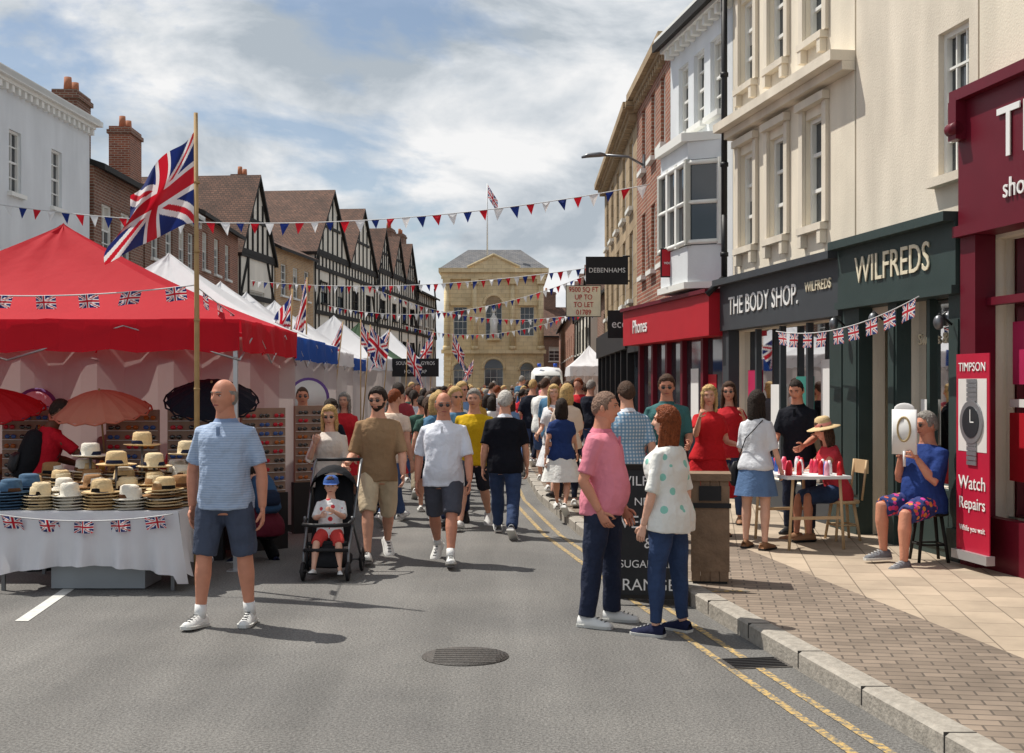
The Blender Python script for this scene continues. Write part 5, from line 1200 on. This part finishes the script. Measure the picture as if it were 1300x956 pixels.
for i,(s_,sz) in enumerate((('WILFREDS',.11),('NEW!',.09),('VEGAN',.14),('&',.12),('SUGAR FREE',.085),('RANGE',.13))):
    c=bpy.data.curves.new('chalk_lettering','FONT'); c.body=s_; c.size=sz; c.align_x='CENTER'; c.align_y='CENTER'; c.extrude=.001; c.materials.append(M_whitep)
    o=bpy.data.objects.new('chalk_lettering',c); COL.objects.link(o); o.parent=E; o.matrix_local=T_@Matrix.Translation((0,-.012,.98-i*.165))@Matrix.Rotation(math.pi/2,4,'X')
m=MB(); tw=mat('weathered_timber',L(132,110,90),.85,.3,7,.5,30)
for i in range(4): m.box(-.15+.076*i,-.15+.076*i+.072,-.15,.15,.02,.84,tw)
m.box(-.155,.157,-.155,-.151,.1,.8,tw); m.box(-.17,.17,-.17,.17,.842,.90,tw); m.box(-.14,.14,-.14,.14,0,.02,M_black); m.box(-.17,.17,-.165,-.157,.62,.66,M_black); m.box(-.09,.09,-.172,-.1571,.68,.80,M_black)
m.finish('timber_litter_bin',None,(1.64,10.45,PW),rad(-8))
E=empty('trestle_table',(2.95,12.7,PW)); E.rotation_euler=(0,0,rad(9)); m=MB(); tp_=mat('table_plywood',L(206,176,136),.6,.12,8)
m.box(-.33,.33,-.38,.75,.70,.73,M_whitep); 
for y in(-.3,.65):
    for x in(-.27,.27): m.tube([(x*1.05,y,0),(x*.9,y,.70)],.016,tp_,6)
    m.box(-.27,.27,y-.012,y+.012,.3,.33,tp_)
m.finish('table',E); m=MB(); R2=random.Random(9)
for k in range(26):
    x=R2.uniform(-.26,.26);y=R2.uniform(-.3,.65); c=R2.choice([(220,60,90),(230,230,230),(60,100,180),(240,170,190),(200,30,40)]); m.tube([(x,y,.73),(x,y,.83),(x,y,.87)],[.03,.026,.012],mat('goods_%d_%d'%(c[0],c[1]),L(*c),.4),8)
m.finish('sweet_jars',E)
def stool(name,x,y,zt,mt,rz=0,back=False):
    m=MB(); m.tube([(0,0,zt-.035),(0,0,zt-.028),(0,0,zt-.006),(0,0,zt)],[.165,.175,.175,.165],mt,24)
    for k in range(4):
        a=math.pi/4+k*math.pi/2; m.tube([(.12*math.cos(a),.12*math.sin(a),zt-.03),(.19*math.cos(a),.19*math.sin(a),0)],[.018,.015],mt,8); a2=a+math.pi/2
        m.tube([(.165*math.cos(a),.165*math.sin(a),.16),(.165*math.cos(a2),.165*math.sin(a2),.16)],.01,mt,6)
    if back:
        for s_ in(-1,1): m.tube([(s_*.14,-.15,zt),(s_*.15,-.2,zt+.42)],.012,mt,6)
        m.box(-.16,.16,-.215,-.195,zt+.28,zt+.42,mt)
    m.finish(name,None,(x,y,PW),rz)
stool('wooden_stool',3.85,11.64,.46,M_timber); stool('chair',3.47,13.23,.42,tp_,rad(100),True)
Mf,_,nf=frameM(pR(2),pR(11.5),'R')
E=empty('watch_repair_banner',Mf@V((9.2,.3,.2))); m=MB(); T_=Matrix.Translation(-E.location)@Mf
red2=mat('banner_red',L(176,24,54),.5)
m.box(8.92,9.48,.29,.30,.28,2.02,red2,T_); m.box(8.90,9.50,.26,.34,.2,.28,M_alu,T_); m.box(8.96,9.44,.3005,.303,1.16,1.80,mat('banner_pale',L(214,210,206),.5),T_)
steel=mat('watch_steel',L(150,152,156),.3,metal=.6)
m.add(*tube_geo([T_@V((9.2,.304,1.42)),T_@V((9.2,.318,1.42))],.19,24),steel,False); m.add(*tube_geo([T_@V((9.2,.318,1.42)),T_@V((9.2,.322,1.42))],.14,24),mat('watch_face',(.02,.025,.03),.3),False)
for (z0,z1) in((1.60,1.80),(1.04,1.25)):
    for q in range(5): m.box(9.12,9.28,.304,.314,z0+q*(z1-z0)/5+.003,z0+(q+1)*(z1-z0)/5-.003,steel,T_)
m.box(9.195,9.205,.323,.325,1.42,1.53,M_whitep,T_); m.box(9.14,9.2,.323,.325,1.415,1.425,M_whitep,T_)
m.finish('banner',E)
for (s_,z,sz) in(('TIMPSON',1.90,.11),('Watch',.88,.17),('Repairs',.70,.15),('While you wait',.48,.07)):
    ftext(E,'banner_lettering',s_,Mf,9.2,.306,z,nf,sz,M_whitep,1,.002)
E=empty('white_van',(2.2,78,0)); m=MB()
m.tube([(0,-.1,1.5),(0,0,1.5),(0,1,1.6),(0,4,1.6)],[(.75,.55),(.95,.9),(1.0,1.25),(1.0,1.25)],M_whitep,12,side=(1,0,0),power=5); m.box(-.78,.78,-.13,-.04,1.75,2.3,M_glass); m.box(-.9,.9,-.16,.0,.5,.75,M_black)
for s_ in(-1,1): m.tube([(s_*.95,.8,.35),(s_*.75,.8,.35)],.35,M_black,16); m.sph((s_*.7,-.1,1.05),(.14,.06,.1),M_glass,8,6)
m.tube([(-.5,.6,2.85),(-.5,.6,3.05)],.12,mat('blue_beacon',L(40,90,200),.3),10); m.tube([(.5,.6,2.85),(.5,.6,3.05)],.12,mat('blue_beacon',L(40,90,200),.3),10); m.finish('van_body',E)
